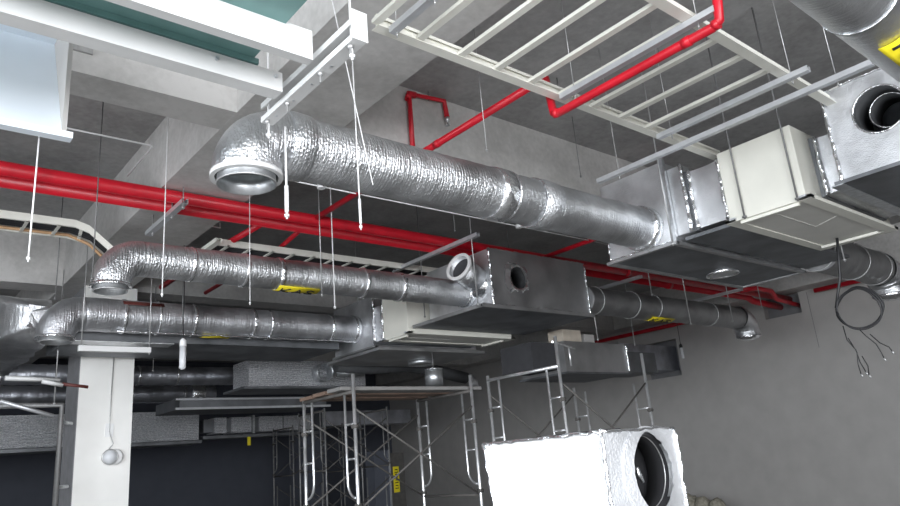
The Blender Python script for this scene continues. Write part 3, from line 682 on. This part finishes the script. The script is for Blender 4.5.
rodp('dark rod ending behind the largest duct, right of the duct\'s smooth sleeve', 581, 178, 5.5, r=.005, mat='rod_dark')
rodx('rod on the near corner of the largest duct\'s plenum box', 673, 246, 7.06, r=.009, mat='steel')
rodx('left front rod of the near cream unit', 745, 219, 7.02, r=.010, mat='rod_dark')
rodx('right front rod of the near cream unit', 798, 201, 7.02, r=.010, mat='rod_dark')
rodx('rear rod below the near cream unit beside the cable', 857, 242, 9.4, z1=4.6, r=.008)
rodx('rod at the rear right corner of the near cream unit', 845, 262, 9.4, z1=4.6, r=.009)
rodx('front rod of the middle grey foil box beside its angled stub', 478, 306, 7.10, r=.009, mat='steel')
rodx('left rod of the middle grey foil box', 425, 318, 7.10, r=.008, mat='rod_dark')
rodx('thin rod at the corner of the far supply plenum over the scaffold', 358, 304, 7.1, r=.008, mat='steel')
for px, py, lab in ((652, 296, 'first rod holding the dull duct, nearest the grey foil box'), (691, 325, 'second rod holding the dull duct, left of the shiny elbow'), (733, 322, 'rod passing beside the shiny elbow of the dull duct'), (762, 308, 'rod near the wall, right of the shiny elbow')):
    rodp(lab, px, py, 7.45, r=.010, mat='steel')
rodp('rod below the right end of the middle grey foil box', 598, 341, 7.9, r=.009, z1=4.4)
rodp('rod reaching the scuffed duct box above the right-hand scaffold', 635, 346, 8.9, r=.009)
rodp('rod at the left end of the short white batten', 81, 350, 10.6, r=.008, mat='steel', z1=5.1)
rodp('rod at the right end of the short white batten', 149, 355, 10.6, r=.008, mat='steel', z1=5.1)
rodp('thin dark rod left of the crumpled edge duct', 55, 300, 11.0, r=.008, mat='rod_dark')
rodp('rod in front of the middle duct\'s open elbow', 92, 281, 7.9, r=.007, mat='rod_dark')
rodp('thin rod below the far dark ducts, left of the column', 54, 405, 12.4, r=.009, mat='steel', z1=5.1)
rodp('rod over the bare end of the pendant lamp row, by the column', 182, 333, 10.4, r=.006, mat='rod_dark')
rodp('thin rod right of the white column, hanging from dark ducts', 153, 372, 13.0, r=.007, mat='rod_dark', z1=5.1)
for px, py, yy, lab in ((560, 100, 4.9, 'faint rod seen through the ladder tray rungs at left'), (660, 60, 3.7, 'faint rod seen through the ladder tray rungs at middle'), (620, 262, 9.8, 'faint rod left of the red arched pipe'), (455, 232, 7.3, 'rod rising over the strut of the middle grey box'), (509, 252, 9.0, 'thin rod rising behind the middle grey box'), (585, 240, 8.6, 'thin rod below the largest duct near its plenum')):
    rodp(lab, px, py, yy, r=.006, mat='rod_dark')
# diagonal wire
a_, b_ = aty(331, -4, 4.1), aty(373, 185, 4.1)
obj('hanging_wire', sweep(BM(), [a_, b_], .005, 6), 'rod_white', None, 'slanting pale wire crossing the straight rod before the largest duct', 'wire')
# ------------------------------------------------------------------ cable ladder and struts
LZ = 4.70; RA, RB = 3.60, 2.24
t = thing('cable_ladder', 'cream cable ladder tray crossing the top right of the picture', 'cable tray', (6, 2.9, LZ))
for y, s in ((RA, -1), (RB, 1)):
    bm = BM(); chan(bm, (2.6, y+s*.0, LZ), (7.35, y, LZ), .10, .025, .003, V((0, s, 0))); obj('side_rail', bm, 'cream_ladder', t)
    obj('rail_flange', box(BM(), (2.6, y-.045, LZ-.055), (7.35, y+.045, LZ-.050)), 'cream_ladder', t)
for px, py in ((387, 12), (430, 30), (472.6, 46), (507.5, 61.3), (541.4, 75), (572, 88), (602.7, 100.5), (629, 113), (656, 123)):
    x = atz(px, py, 4.67).x
    bm = BM(); chan(bm, (x, RB+.02, LZ-.045), (x, RA-.02, LZ-.045), .062, .03, .002); obj('rung', bm, 'cream_ladder', t)
def strut(label, a, b, w=.045, h=.045, mat='strut', rods=(), name='strut_channel', nuts=True):
    t = thing(name, label, 'steel strut', lerp(a, b, .5))
    bm = BM(); chan(bm, a, b, w, h, .004); obj('channel', bm, mat, t)
    return t
def sp_(px, py, z): return atz(px, py, z)
for short, lab, A, B, z in (('strut beside the bright red pipe', 'grey strut under the cable ladder, close to the bright red pipe', (562, 100), (716, 12), 4.59),
                     ('short strut at top centre', 'short grey strut end at top centre under the cable ladder', (392, 34), (440, -6), 4.59),
                     ('strut under the ladder\'s right end', 'grey strut crossing under the right end of the cable ladder', (660, 140), (808, 70), 4.59),
                     ('longest grey strut', 'longest grey strut, from the largest duct\'s plenum up to the near corner duct', (600, 184), (872, 64), 4.45)):
    a_, b_ = sp_(*A, z), sp_(*B, z); xm = (a_.x+b_.x)/2
    strut(lab, (xm, a_.y, z), (xm, b_.y, z), .06, .05)
    for f in (.1, .9):
        yy = a_.y+(b_.y-a_.y)*f
        rod('rod through the %s end of the %s' % ('far' if f < .5 else 'near', short), xm, yy, z-.06, r=.0035, mat='steel')
strut('strut over the middle duct just left of the grey foil box', (7.12, 9.75, 4.86), (7.12, 7.5, 4.86), .07, .06)
strut('shaded strut under the red mains, right of the grey foil box', (12.25, 9.3, 4.87), (12.25, 8.15, 4.87), .09, .06)
strut('bracket strut carrying the red mains left of the largest elbow', (2.84, 9.5, 4.86), (2.84, 8.1, 4.86), .08, .06)
for yy, l in ((8.16, 'near'), (8.56, 'middle'), (9.3, 'far')): rod('%s rod of the bracket strut carrying the red mains' % l, 2.84, yy, 4.80, r=.008)
strut('small strut end right above the pipe opening', (15.9, 9.3, 4.86), (15.9, 7.9, 4.86), .1, .06)
# second ladder run behind the mains: along x with offsets
def ladder(label, path, half=.22, mat='cream_ladder', z=None, n=None):
    t = thing('cable_ladder', label, 'cable tray', path[0])
    path = [V(p) for p in path]
    for s in (-1, 1):
        P = []
        for i, p in enumerate(path):
            d = (path[min(i+1, len(path)-1)]-path[max(i-1, 0)]).normalized(); nrm = V((-d.y, d.x, 0)).normalized()
            P.append(p+nrm*half*s)
        bm = BM()
        for a, b in zip(P, P[1:]): quad_slab(bm, [a, b, b+V((0, 0, .10)), a+V((0, 0, .10))], V((0, .0, 0))+(V((-(b-a).y, (b-a).x, 0)).normalized()*.03))
        obj('side_rail', bm, mat, t)
    for a, b in zip(path, path[1:]):
        L = (b-a).length; k = max(1, int(L/.35)); d = (b-a).normalized(); nrm = V((-d.y, d.x, 0)).normalized()
        for i in range(k):
            c = a+d*(L*(i+.5)/k); obj('rung', quad_slab(BM(), [c+nrm*half-d*.02, c+nrm*half+d*.02, c-nrm*half+d*.02, c-nrm*half-d*.02], V((0, 0, .02))), mat, t)
    return t
ladder('cream cable ladder at the left edge that slopes down behind the middle duct\'s elbow', [(-2, 9.75, 4.86), (1.95, 9.75, 4.86), (2.15, 9.72, 4.8), (2.62, 9.62, 4.36)], .24)
bm = BM(); rnd = random.Random(4)
for k, (c_, m_) in enumerate(((0, 'black'), (.06, 'black'), (-.06, 'black'), (-.1, 'black'))):
    sweep(bm, [(-2, 9.72+c_, 4.90), (1.95, 9.72+c_, 4.90), (2.2, 9.7+c_, 4.82), (2.62, 9.6+c_, 4.42)], .04, 8)
t = thing('cable_bundle', 'black cables with one tan cable lying in the left cable ladder', 'cables', (0, 9.7, 4.9))
obj('black_cables', bm, 'black', t)
obj('tan_cable', sweep(BM(), [(-2, 9.93, 4.88), (1.95, 9.93, 4.88), (2.2, 9.9, 4.78), (2.62, 9.8, 4.36)], .022, 8), 'orange', t)
ladder('cream cable ladder carrying black cables, running behind the middle duct', [(3.8, 9.85, 4.86), (10.5, 9.85, 4.86)], .36)
bm = BM()
for c_ in (-.2, -.1, 0, .1, .2): sweep(bm, [(3.9, 9.85+c_, 4.92), (10.5, 9.85+c_, 4.92)], .045, 8)
obj('cable_bundle', bm, 'black', None, 'black cables lying in the ladder behind the middle duct', 'cables')
strut('ladder branch rail slanting left from the ladder behind the middle duct', (3.75, 11.3, 4.84), (3.75, 9.3, 4.84), .09, .06, 'cream_ladder')
# thin conduits
def conduit(label, pts, r=.010, mat='rod_white', boxes=()):
    t = thing('conduit', label, 'conduit', pts[0]); obj('tube', sweep(BM(), pts, r, 8), mat, t)
    for b in boxes: obj('junction_box', sweep(BM(), [V(b)-V((0, 0, .03)), V(b)+V((0, 0, .03))], .05, 14), mat, t)
    return t
ty = 7.16
conduit('long thin conduit with two round boxes passing just below the largest duct', [(3.8, ty, 5.0), (11.0, ty, 5.0)], .010, 'rod_white', [(aty(321, 185, ty).x, ty, 5.0), (aty(519, 229, ty).x, ty, 5.0)])
q = [atz(68, 127, 5.0), atz(153, 146, 5.0)]
conduit('thin pale conduit with a bend, above the red mains at left', [(q[0].x-.8, 7.0, 5.0), (q[1].x-.03, 7.0, 5.0), (q[1].x, 7.03, 5.0), (q[1].x, 7.9, 5.0)], .010)
q = aty(174, 219, 9.6); q2 = aty(220, 228, 9.6)
conduit('short pale conduit with upturned end below the red mains', [q, q2, q2+V((0, 0, .08))], .012)
# ------------------------------------------------------------------ white rack and hood, top left
t = thing('equipment_rack', 'white steel hanging rack of channels in the top left corner', 'steel rack', (0, 3.5, 4.0))
zc = 4.0
ya, yb_ = 4.22, 3.0
cxm = 2.0
bm = BM(); chan(bm, (cxm+.09, ya, zc+.075), (cxm+.09, yb_, zc+.075), .15, .09, .010, V((-1, 0, 0))); obj('cross_channel', bm, 'white', t)
obj('end_plate', box(BM(), (cxm-.01, yb_-.012, zc-.0), (cxm+.10, yb_, zc+.20)), 'white', t)
bm = BM()
for k in range(5): disc(bm, (cxm+.045, ya-.15-.25*k, zc-.001), (0, 0, -1), .009, 10, .002)
obj('bolt_hole', bm, 'galv', t)
def ybyphi(deg, z): return (z-1.6)/math.tan(math.radians(deg))
def xchannel(phi_lo, z, h, x0, x1, flange=.105):
    y = ybyphi(phi_lo, z)
    bm = BM(); box(bm, (x0, y-.012, z), (x1, y, z+h)); box(bm, (x0, y+.0005, z+.0005), (x1, y+flange, z+.010)); box(bm, (x0, y+.0005, z+h-.01), (x1, y+flange, z+h-.0005))
    box(bm, (x0, y+flange-.006, z+.01), (x1, y+flange, z+.035)); 
    return bm, y
zr = zc+.02
bm, yy1 = xchannel(32.5, zr, .142, -2.2, 1.95); obj('long_channel', bm, 'white', t)
bm, yy2 = xchannel(35.8, zr, .205, -2.2, 1.93, .06); obj('long_channel', bm, 'white', t)
for x, y in ((1.5, yy1), (1.9, yy1)): obj('bolt', sweep(BM(), [(x, y-.03, zr+.1), (x, y-.012, zr+.1)], .014, 6), 'galv', t)
for x, y, z in ((cxm+.02, yy1+.06, zr), (cxm+.02, yb_+.06, zc), (cxm+.02, yy2+.06, zr), (cxm+.02, ya-.06, zc)):
    obj('bolt', sweep(BM(), [(x, y, zc-.075), (x, y, zc-.025), (x, y, zc-.024), (x, y, zc-.001)], [.008, .008, .018, .018], 8), 'steel', t)
bm = BM(); chan(bm, (-1.2, ya, zc-.06), (-1.2, yb_, zc-.06), .10, .05, .006, V((0, 0, 1))); obj('cross_channel', bm, 'white', t)
for y, l in ((ya-.06, 'far'), (yb_+.06, 'near')): rod('%s rod holding the cross channel of the white rack' % l, cxm+.03, y, zc-.14 if l == 'far' else zc-.1, r=.008, mat='rod_white')
t = thing('condensing_unit', 'teal steel equipment lying on the white rack, seen from below', 'equipment', (0, 3.5, zr+.17))
obj('base_pan', box(BM(), (-2.0, yy2-.55, zr+.19), (1.75, yy1+.0, zr+.23)), 'teal', t)
obj('skid_rail', box(BM(), (-2.0, yy2-.5, zr+.162), (1.78, yy2-.40, zr+.19)), 'teal', t)
obj('skid_rail', box(BM(), (-2.0, yy1-.02, zr+.152), (1.78, yy1+.08, zr+.19)), 'teal', t)
obj('cabinet', box(BM(), (-1.9, yy2-.5, zr+.23), (1.6, yy1-.05, zr+.9)), 'teal', t)
obj('copper_pipe', sweep(BM(), [(1.0, yy2-.62, zr+.21), (1.75, yy2-.62, zr+.21), (1.78, yy2-.62, zr+.4)], .015, 8), 'galv', t)
# hood
t = thing('hanging_panel_box', 'pale blue-white panelled box with a flanged bottom rim at the far left', 'duct box', (-.3, 5.4, 4.0))
zh = 4.0; x1h = .93; x0h = -2.0; y1h = 5.02
obj('front_panel', quad_slab(BM(), [(x0h, y1h, zh), (x1h-.03, y1h, zh), (x1h-.03, y1h+.55, 5.0), (x0h, y1h+.55, 5.0)], V((0, .015, 0))), 'hood', t)
bm = BM(); A = [bm.verts.new((x1h-.03, *q)) for q in ((y1h, zh), (y1h, 5.0), (y1h+.57, 5.0))]; B = [bm.verts.new((x1h, *q)) for q in ((y1h, zh), (y1h, 5.0), (y1h+.57, 5.0))]
bm.faces.new(A); bm.faces.new(B[::-1])
for i in range(3): bm.faces.new((A[i], B[i], B[(i+1) % 3], A[(i+1) % 3]))
obj('end_panel', bm, 'wall_r', t)
obj('top_panel', box(BM(), (x0h, y1h, 5.0), (x1h, y1h+.6, 5.02)), 'hood', t)
obj('bottom_flange', box(BM(), (x0h, y1h-.03, zh-.045), (x1h+.035, y1h+.05, zh+.002)), 'hood', t)
for x, l in ((.5, 'right'), (-1.2, 'left')): rod('%s rod above the pale panelled box' % l, x, 5.3, 5.02, z1=SLAB, r=.006)
# ------------------------------------------------------------------ scaffolds
def scaffold(label, x0, x1, yn, yf, ztop, posts_extra=0., TM='tube', low=0.):
    ztop0 = ztop
    t = thing('scaffold', label, 'scaffold', ((x0+x1)/2, (yn+yf)/2, FLR))
    R = .021
    for x in (x0, x1):
        ztop = ztop0-(low if x == x1 else 0)
        for y, s in ((yn, 1), (yf, -1)):
            zt_ = ztop+(posts_extra if y == yn else 0)
            obj('post', sweep(BM(), [(x, y, FLR), (x, y, zt_)], R, 12), TM, t)
            yi = y+s*.20
            pts = [(x, yi, ztop-.08), (x, yi, ztop-1.05)]
            for k in range(1, 7):
                a = PI/2*k/6; pts.append((x, y+s*(.20-.17*(1-math.cos(a))), ztop-1.05-.17*math.sin(a)))
            obj('inner_post', sweep(BM(), pts, .015, 10), TM, t)
            obj('inner_post', sweep(BM(), [(x, yi, FLR+.1), (x, yi, ztop-1.6)], .015, 10), TM, t)
            for dz in (.45, 1.3):
                obj('coupler', sweep(BM(), [(x-.035, y, ztop-dz), (x+.035, y, ztop-dz)], .028, 8), 'brace', t)
        if not (low and x == x1): obj('cross_bar', sweep(BM(), [(x, yn, ztop-.06), (x, yf, ztop-.06)], .021, 10), 'tube' if low else 'brace', t)
        obj('cross_bar', sweep(BM(), [(x, yn, ztop-1.35), (x, yf, ztop-1.35)], .018, 10), 'brace', t)
        for z in (ztop-.42, ztop-.8):
            for y, s in ((yn, 1), (yf, -1)): obj('rung', sweep(BM(), [(x, y, z), (x, y+s*.2, z)], .012, 8), TM, t)
    ztop = ztop0
    for y in (yn, yf):
        for (za, zb2) in ((ztop-.25, ztop-1.35), (ztop-1.35, ztop-.25)):
            obj('cross_brace', sweep(BM(), [(x0, y, za), (x1, y, zb2)], .012, 8), 'brace', t)
        for (za, zb2) in ((ztop-1.6, .25), (.25, ztop-1.6)):
            obj('cross_brace', sweep(BM(), [(x0, y, za), (x1, y, zb2)], .012, 8), 'brace', t)
    return t
scaffold('scaffold tower carrying brown planks, left of centre', 4.40, 6.20, 6.95, 8.12, 2.50, posts_extra=.14)
for k, (y0_, l) in enumerate(((7.02, 'near'), (7.46, 'middle'), (7.88, 'far'))):
    obj('plank', box(BM(), (4.27+.05*k, y0_, 2.462), (6.45-.12*k, y0_+.30, 2.505)), 'wood' if k != 0 else 'wire', None, '%s plank of the platform on the left-hand scaffold' % l, 'plank', bev=.004)
scaffold('scaffold tower in the centre right, just left of the scuffed duct box', 6.42, 8.12, 5.60, 6.85, 2.62, posts_extra=.30, low=.16)
t = thing('guard_rail', 'short horizontal tube frame on top of the centre-right scaffold', 'guard rail', (6.6, 6, 2.7))
obj('rail', sweep(BM(), [(6.42, 5.65, 2.86), (7.6, 6.3, 2.93)], .014, 8), 'tube', t); obj('post', sweep(BM(), [(7.3, 6.15, 2.66), (7.3, 6.15, 2.93)], .014, 8), 'tube', t)
scaffold('dim scaffold standing far back between the slate wall and the left-hand scaffold', 8.2, 9.9, 14.2, 15.4, 2.95, TM='galv_dim')
scaffold('faint scaffold farthest back, behind the planks', 9.6, 11.2, 18.4, 19.6, 2.9, TM='galv_dim')
# ------------------------------------------------------------------ small things
def work_lamp(label, px, py, y, s=1., cordtop=None):
    p = aty(px, py, y)
    t = thing('pendant_bulb', label, 'lamp', p)
    obj('socket', sweep(BM(), [p+V((0, 0, -.02)), p+V((0, 0, .06*s)), p+V((0, 0, .09*s))], [.045*s, .04*s, .012*s], 16), 'plastic' if s > 1 else 'black', t)
    obj('tube', sweep(BM(), [p+V((0, 0, -.02)), p+V((0, 0, -.30*s)), p+V((0, 0, -.32*s))], [.042*s, .042*s, .02*s], 14), 'glass', t)
    bm = BM()
    for k in range(4):
        a = k*PI/2; sweep(bm, [p+V((.03*s*math.cos(a), .03*s*math.sin(a), -.02)), p+V((.03*s*math.cos(a), .03*s*math.sin(a), -.29*s))], .012*s, 8)
    obj('fluorescent_loop', bm, 'plastic', t)
    obj('cord', sweep(BM(), [p+V((0, 0, .08)), V((p.x, p.y, cordtop or 4.9))], .007, 6), 'black', t)
work_lamp('white bulb hanging below the duct, right of the white column', 183, 345, 10.3, 1.12, 5.0)
work_lamp('white bulb hanging in front of the right wall opening', 681, 347, 10.5, 1.0, 4.7)
p = aty(110, 457, 13.22)
t = thing('bulkhead_lamp', 'round caged lamp fixed to the front of the white column', 'lamp', p)
obj('back_box', sweep(BM(), [p+V((.09, .075, 0)), p+V((.09, .02, 0)), p+V((.09, 0, 0))], [.13, .13, .10], 24), 'plastic', t)
o = obj('lens', sweep(BM(), [p+V((0, .07, 0)), p+V((0, -.02, 0)), p+V((0, -.08, 0)), p+V((0, -.11, 0))], [.12, .115, .08, .02], 24), 'glass', t)
obj('lens_ring', torus(BM(), p+V((0, -.01, 0)), (0, 1, 0), .12, .012), 'steel', t)
obj('cord', sweep(BM(), [p+V((-.03, .02, .11)), p+V((.04, .0, .22)), p+V((-.02, .05, .42)), p+V((-.02, .06, .75)), V((p.x, 13.28, 4.2))], .009, 6), 'steel', t)
obj('outlet_box', box(BM(), (p.x-.08, 13.28, p.z+.34), (p.x+.05, 13.298, p.z+.56)), 'plastic', t)
q0, q1 = aty(78, 349, 10.6), aty(150, 356, 10.6)
obj('batten_light', box(BM(), (q0.x, 10.55, q1.z+.04), (q1.x, 10.63, q1.z+.12)), 'white', None, 'short white batten hanging in front of the top of the white column', 'batten', bev=.006)
for nme, A, B, y, mat, w, lab in (('batten_light', (5, 378), (60, 380), 12.4, 'white', .07, 'white batten left of the column, in front of the dark ducts'), ('batten_light', (42, 381), (63, 385), 12.2, 'white', .07, 'small white batten end beside the brown tube'),
                            ('brown_tube', (62, 384), (88, 387), 12.2, 'brown', .045, 'dark red-brown tube projecting in front of the column edge'), ('steel_angle', (0, 401), (53, 416), 12.4, 'strut', .06, 'slanting grey steel strip at the left edge beside the dark ducts')):
    a_, b_ = aty(*A, y), aty(*B, y)
    obj(nme, sweep(BM(), [a_, b_], w/2*1.1, 4 if mat != 'brown' else 12), mat, None, lab, 'strip')
q0, q1, q2 = aty(-20, 403, 12.9), aty(62, 405, 12.9), aty(59, 520, 12.9)
t = thing('grey_pipe', 'dark grey pipe running across and down the left side of the white column', 'pipe', q1)
obj('run', sweep(BM(), [(q0.x, 12.9, q1.z), (q1.x, 12.9, q1.z), (q1.x, 12.9, FLR)], .05, 14), 'rod_dark', t)
for z in (1.7, 2.7): obj('pipe_clamp', sweep(BM(), [(q1.x, 12.9, z), (q1.x+.22, 13.2, z)], .03, 8), 'galv', t)
# cable coil
def X9(px, py): return atx(px, py, 9.0)
t = thing('hanging_cable_coil', 'black cable looped into a coil hanging below the near cream unit', 'cable', X9(858, 300))
cc = X9(859, 309); rx = (X9(836, 309)-X9(882, 309)).length/2*.97; rz_ = abs(X9(859, 288).z-X9(859, 330).z)/2
bm = BM()
for k in range(3):
    P = []
    for j in range(41):
        a = 2*PI*j/40; P.append(cc+V((.02*(k-1)+.02*math.sin(2*a), (rx+.008*(k-1))*math.cos(a)+.012*math.sin(3*a+k), (rz_+.01*math.sin(a*2+k*2))*math.sin(a)+.008*k)))
    sweep(bm, P, .011, 7)
obj('coil', bm, 'black', t)
obj('drop', sweep(BM(), [X9(838, 242)+V((0, 0, .05)), X9(839, 262), X9(840, 278), X9(838, 292), X9(836, 308)], .017, 8), 'black', t)
for k, L in enumerate((((843, 326), (847, 340), (856, 350), (860, 362), (866, 372)), ((858, 328), (866, 336), (876, 344), (881, 352), (884, 358)), ((848, 338), (857, 352), (858, 364), (861, 374)), ((870, 334), (880, 343), (889, 347), (892, 351)), ((862, 356), (868, 366), (869, 375)))):
    w_ = obj('loose_wire', sweep(BM(), [X9(*q) for q in L], .006, 6), 'black', t)
    obj('bare_end', sweep(BM(), [X9(*L[-1]), X9(L[-1][0]+2, L[-1][1]+3)], .011, 6), 'steel', w_)
# pile at right wall bottom, stacked sacks
for k, (px, py, s) in enumerate(((690, 494, .30), (701, 497, .24), (710, 498, .22))):
    p = atx(px, py, 17.6)
    p.y -= .13*k-.1
    bm = BM(); bmesh.ops.create_icosphere(bm, subdivisions=3, radius=1)
    for v in bm.verts:
        n_ = noise.noise(v.co*2.1+V((k*5, 0, 0)))
        v.co = V((v.co.x*s*1.0*(1+.2*n_), v.co.y*s*.95*(1+.2*n_), v.co.z*(p.z-FLR)/2*(1+.25*n_)))+V((p.x, p.y, FLR+(p.z-FLR)/2*1.02))
    for f in bm.faces: f.smooth = True
    obj('rubble_sack', bm, 'bag', None, ('sack nearest the foreground white box, by the right wall', 'middle sack of the low pile by the right wall', 'sack farthest right in the low pile by the wall')[k], 'sack')
# dark electric cabinet with yellow label at back
p = aty(383, 480, 15.9)
t = thing('electric_cabinet', 'tall dark cabinet with a pale edge behind the left-hand scaffold', 'cabinet', (p.x, 16, FLR))
obj('body', box(BM(), (p.x-.25, 15.9, FLR), (p.x+.22, 16.3, 1.98)), 'wall_b', t); obj('edge_trim', box(BM(), (p.x+.20, 15.87, FLR), (p.x+.24, 15.9, 1.98)), 'strut', t)
p = aty(397, 490, 15.9)
t = thing('warning_board', 'dark board with a yellow strip label beside the tall cabinet', 'board', (p.x, 16, FLR))
obj('board', box(BM(), (p.x-.28, 15.92, FLR), (p.x+.3, 15.98, 1.9)), 'brace', t)
y_ = obj('yellow_strip', box(BM(), (p.x-.08, 15.905, .9), (p.x+.10, 15.92, 1.55)), 'yellow', t)
bm = BM()
for z in (1.0, 1.14, 1.28, 1.40): sweep(bm, [(p.x-.04, 15.90, z), (p.x+.05, 15.90, z), (p.x+.05, 15.90, z+.07), (p.x-.03, 15.90, z+.07)], .014, 5)
obj('lettering', bm, 'ink', y_)
# ------------------------------------------------------------------ light
sc = bpy.context.scene
w = bpy.data.worlds.new('world'); sc.world = w; w.use_nodes = True
bg = w.node_tree.nodes['Background']; bg.inputs['Color'].default_value = (.80, .90, 1.0, 1); bg.inputs['Strength'].default_value = 1.2
def area(name, loc, rot, sx, sy, power, col):
    l = bpy.data.lights.new(name, 'AREA'); l.shape = 'RECTANGLE'; l.size = sx; l.size_y = sy; l.energy = power; l.color = col
    o = bpy.data.objects.new(name, l); C.objects.link(o); o.location = loc; o.rotation_euler = rot; return o
area('daylight_side_opening', (X0+.05, .2, 3.0), (0, -PI/2, 0), 5.0, 13.5, 1800, (.90, .95, 1.0))
area('daylight_front_opening', (-2.6, Y0+.05, 3.0), (PI/2, 0, 0), 12, 5.0, 2300, (.95, .97, 1.0))
sl = bpy.data.lights.new('sun', 'SUN'); sl.energy = 6.; sl.angle = .02; sl.color = (1, .96, .9)
so = bpy.data.objects.new('sun', sl); C.objects.link(so); so.rotation_euler = V((.55, .75, -1.)).to_track_quat('-Z', 'Y').to_euler()
vs_ = sc.view_settings; sc.display_settings.display_device = 'sRGB'
vs_.view_transform = 'Standard'; vs_.look = 'None'; vs_.exposure = .08; vs_.gamma = 1.; vs_.use_curve_mapping = False
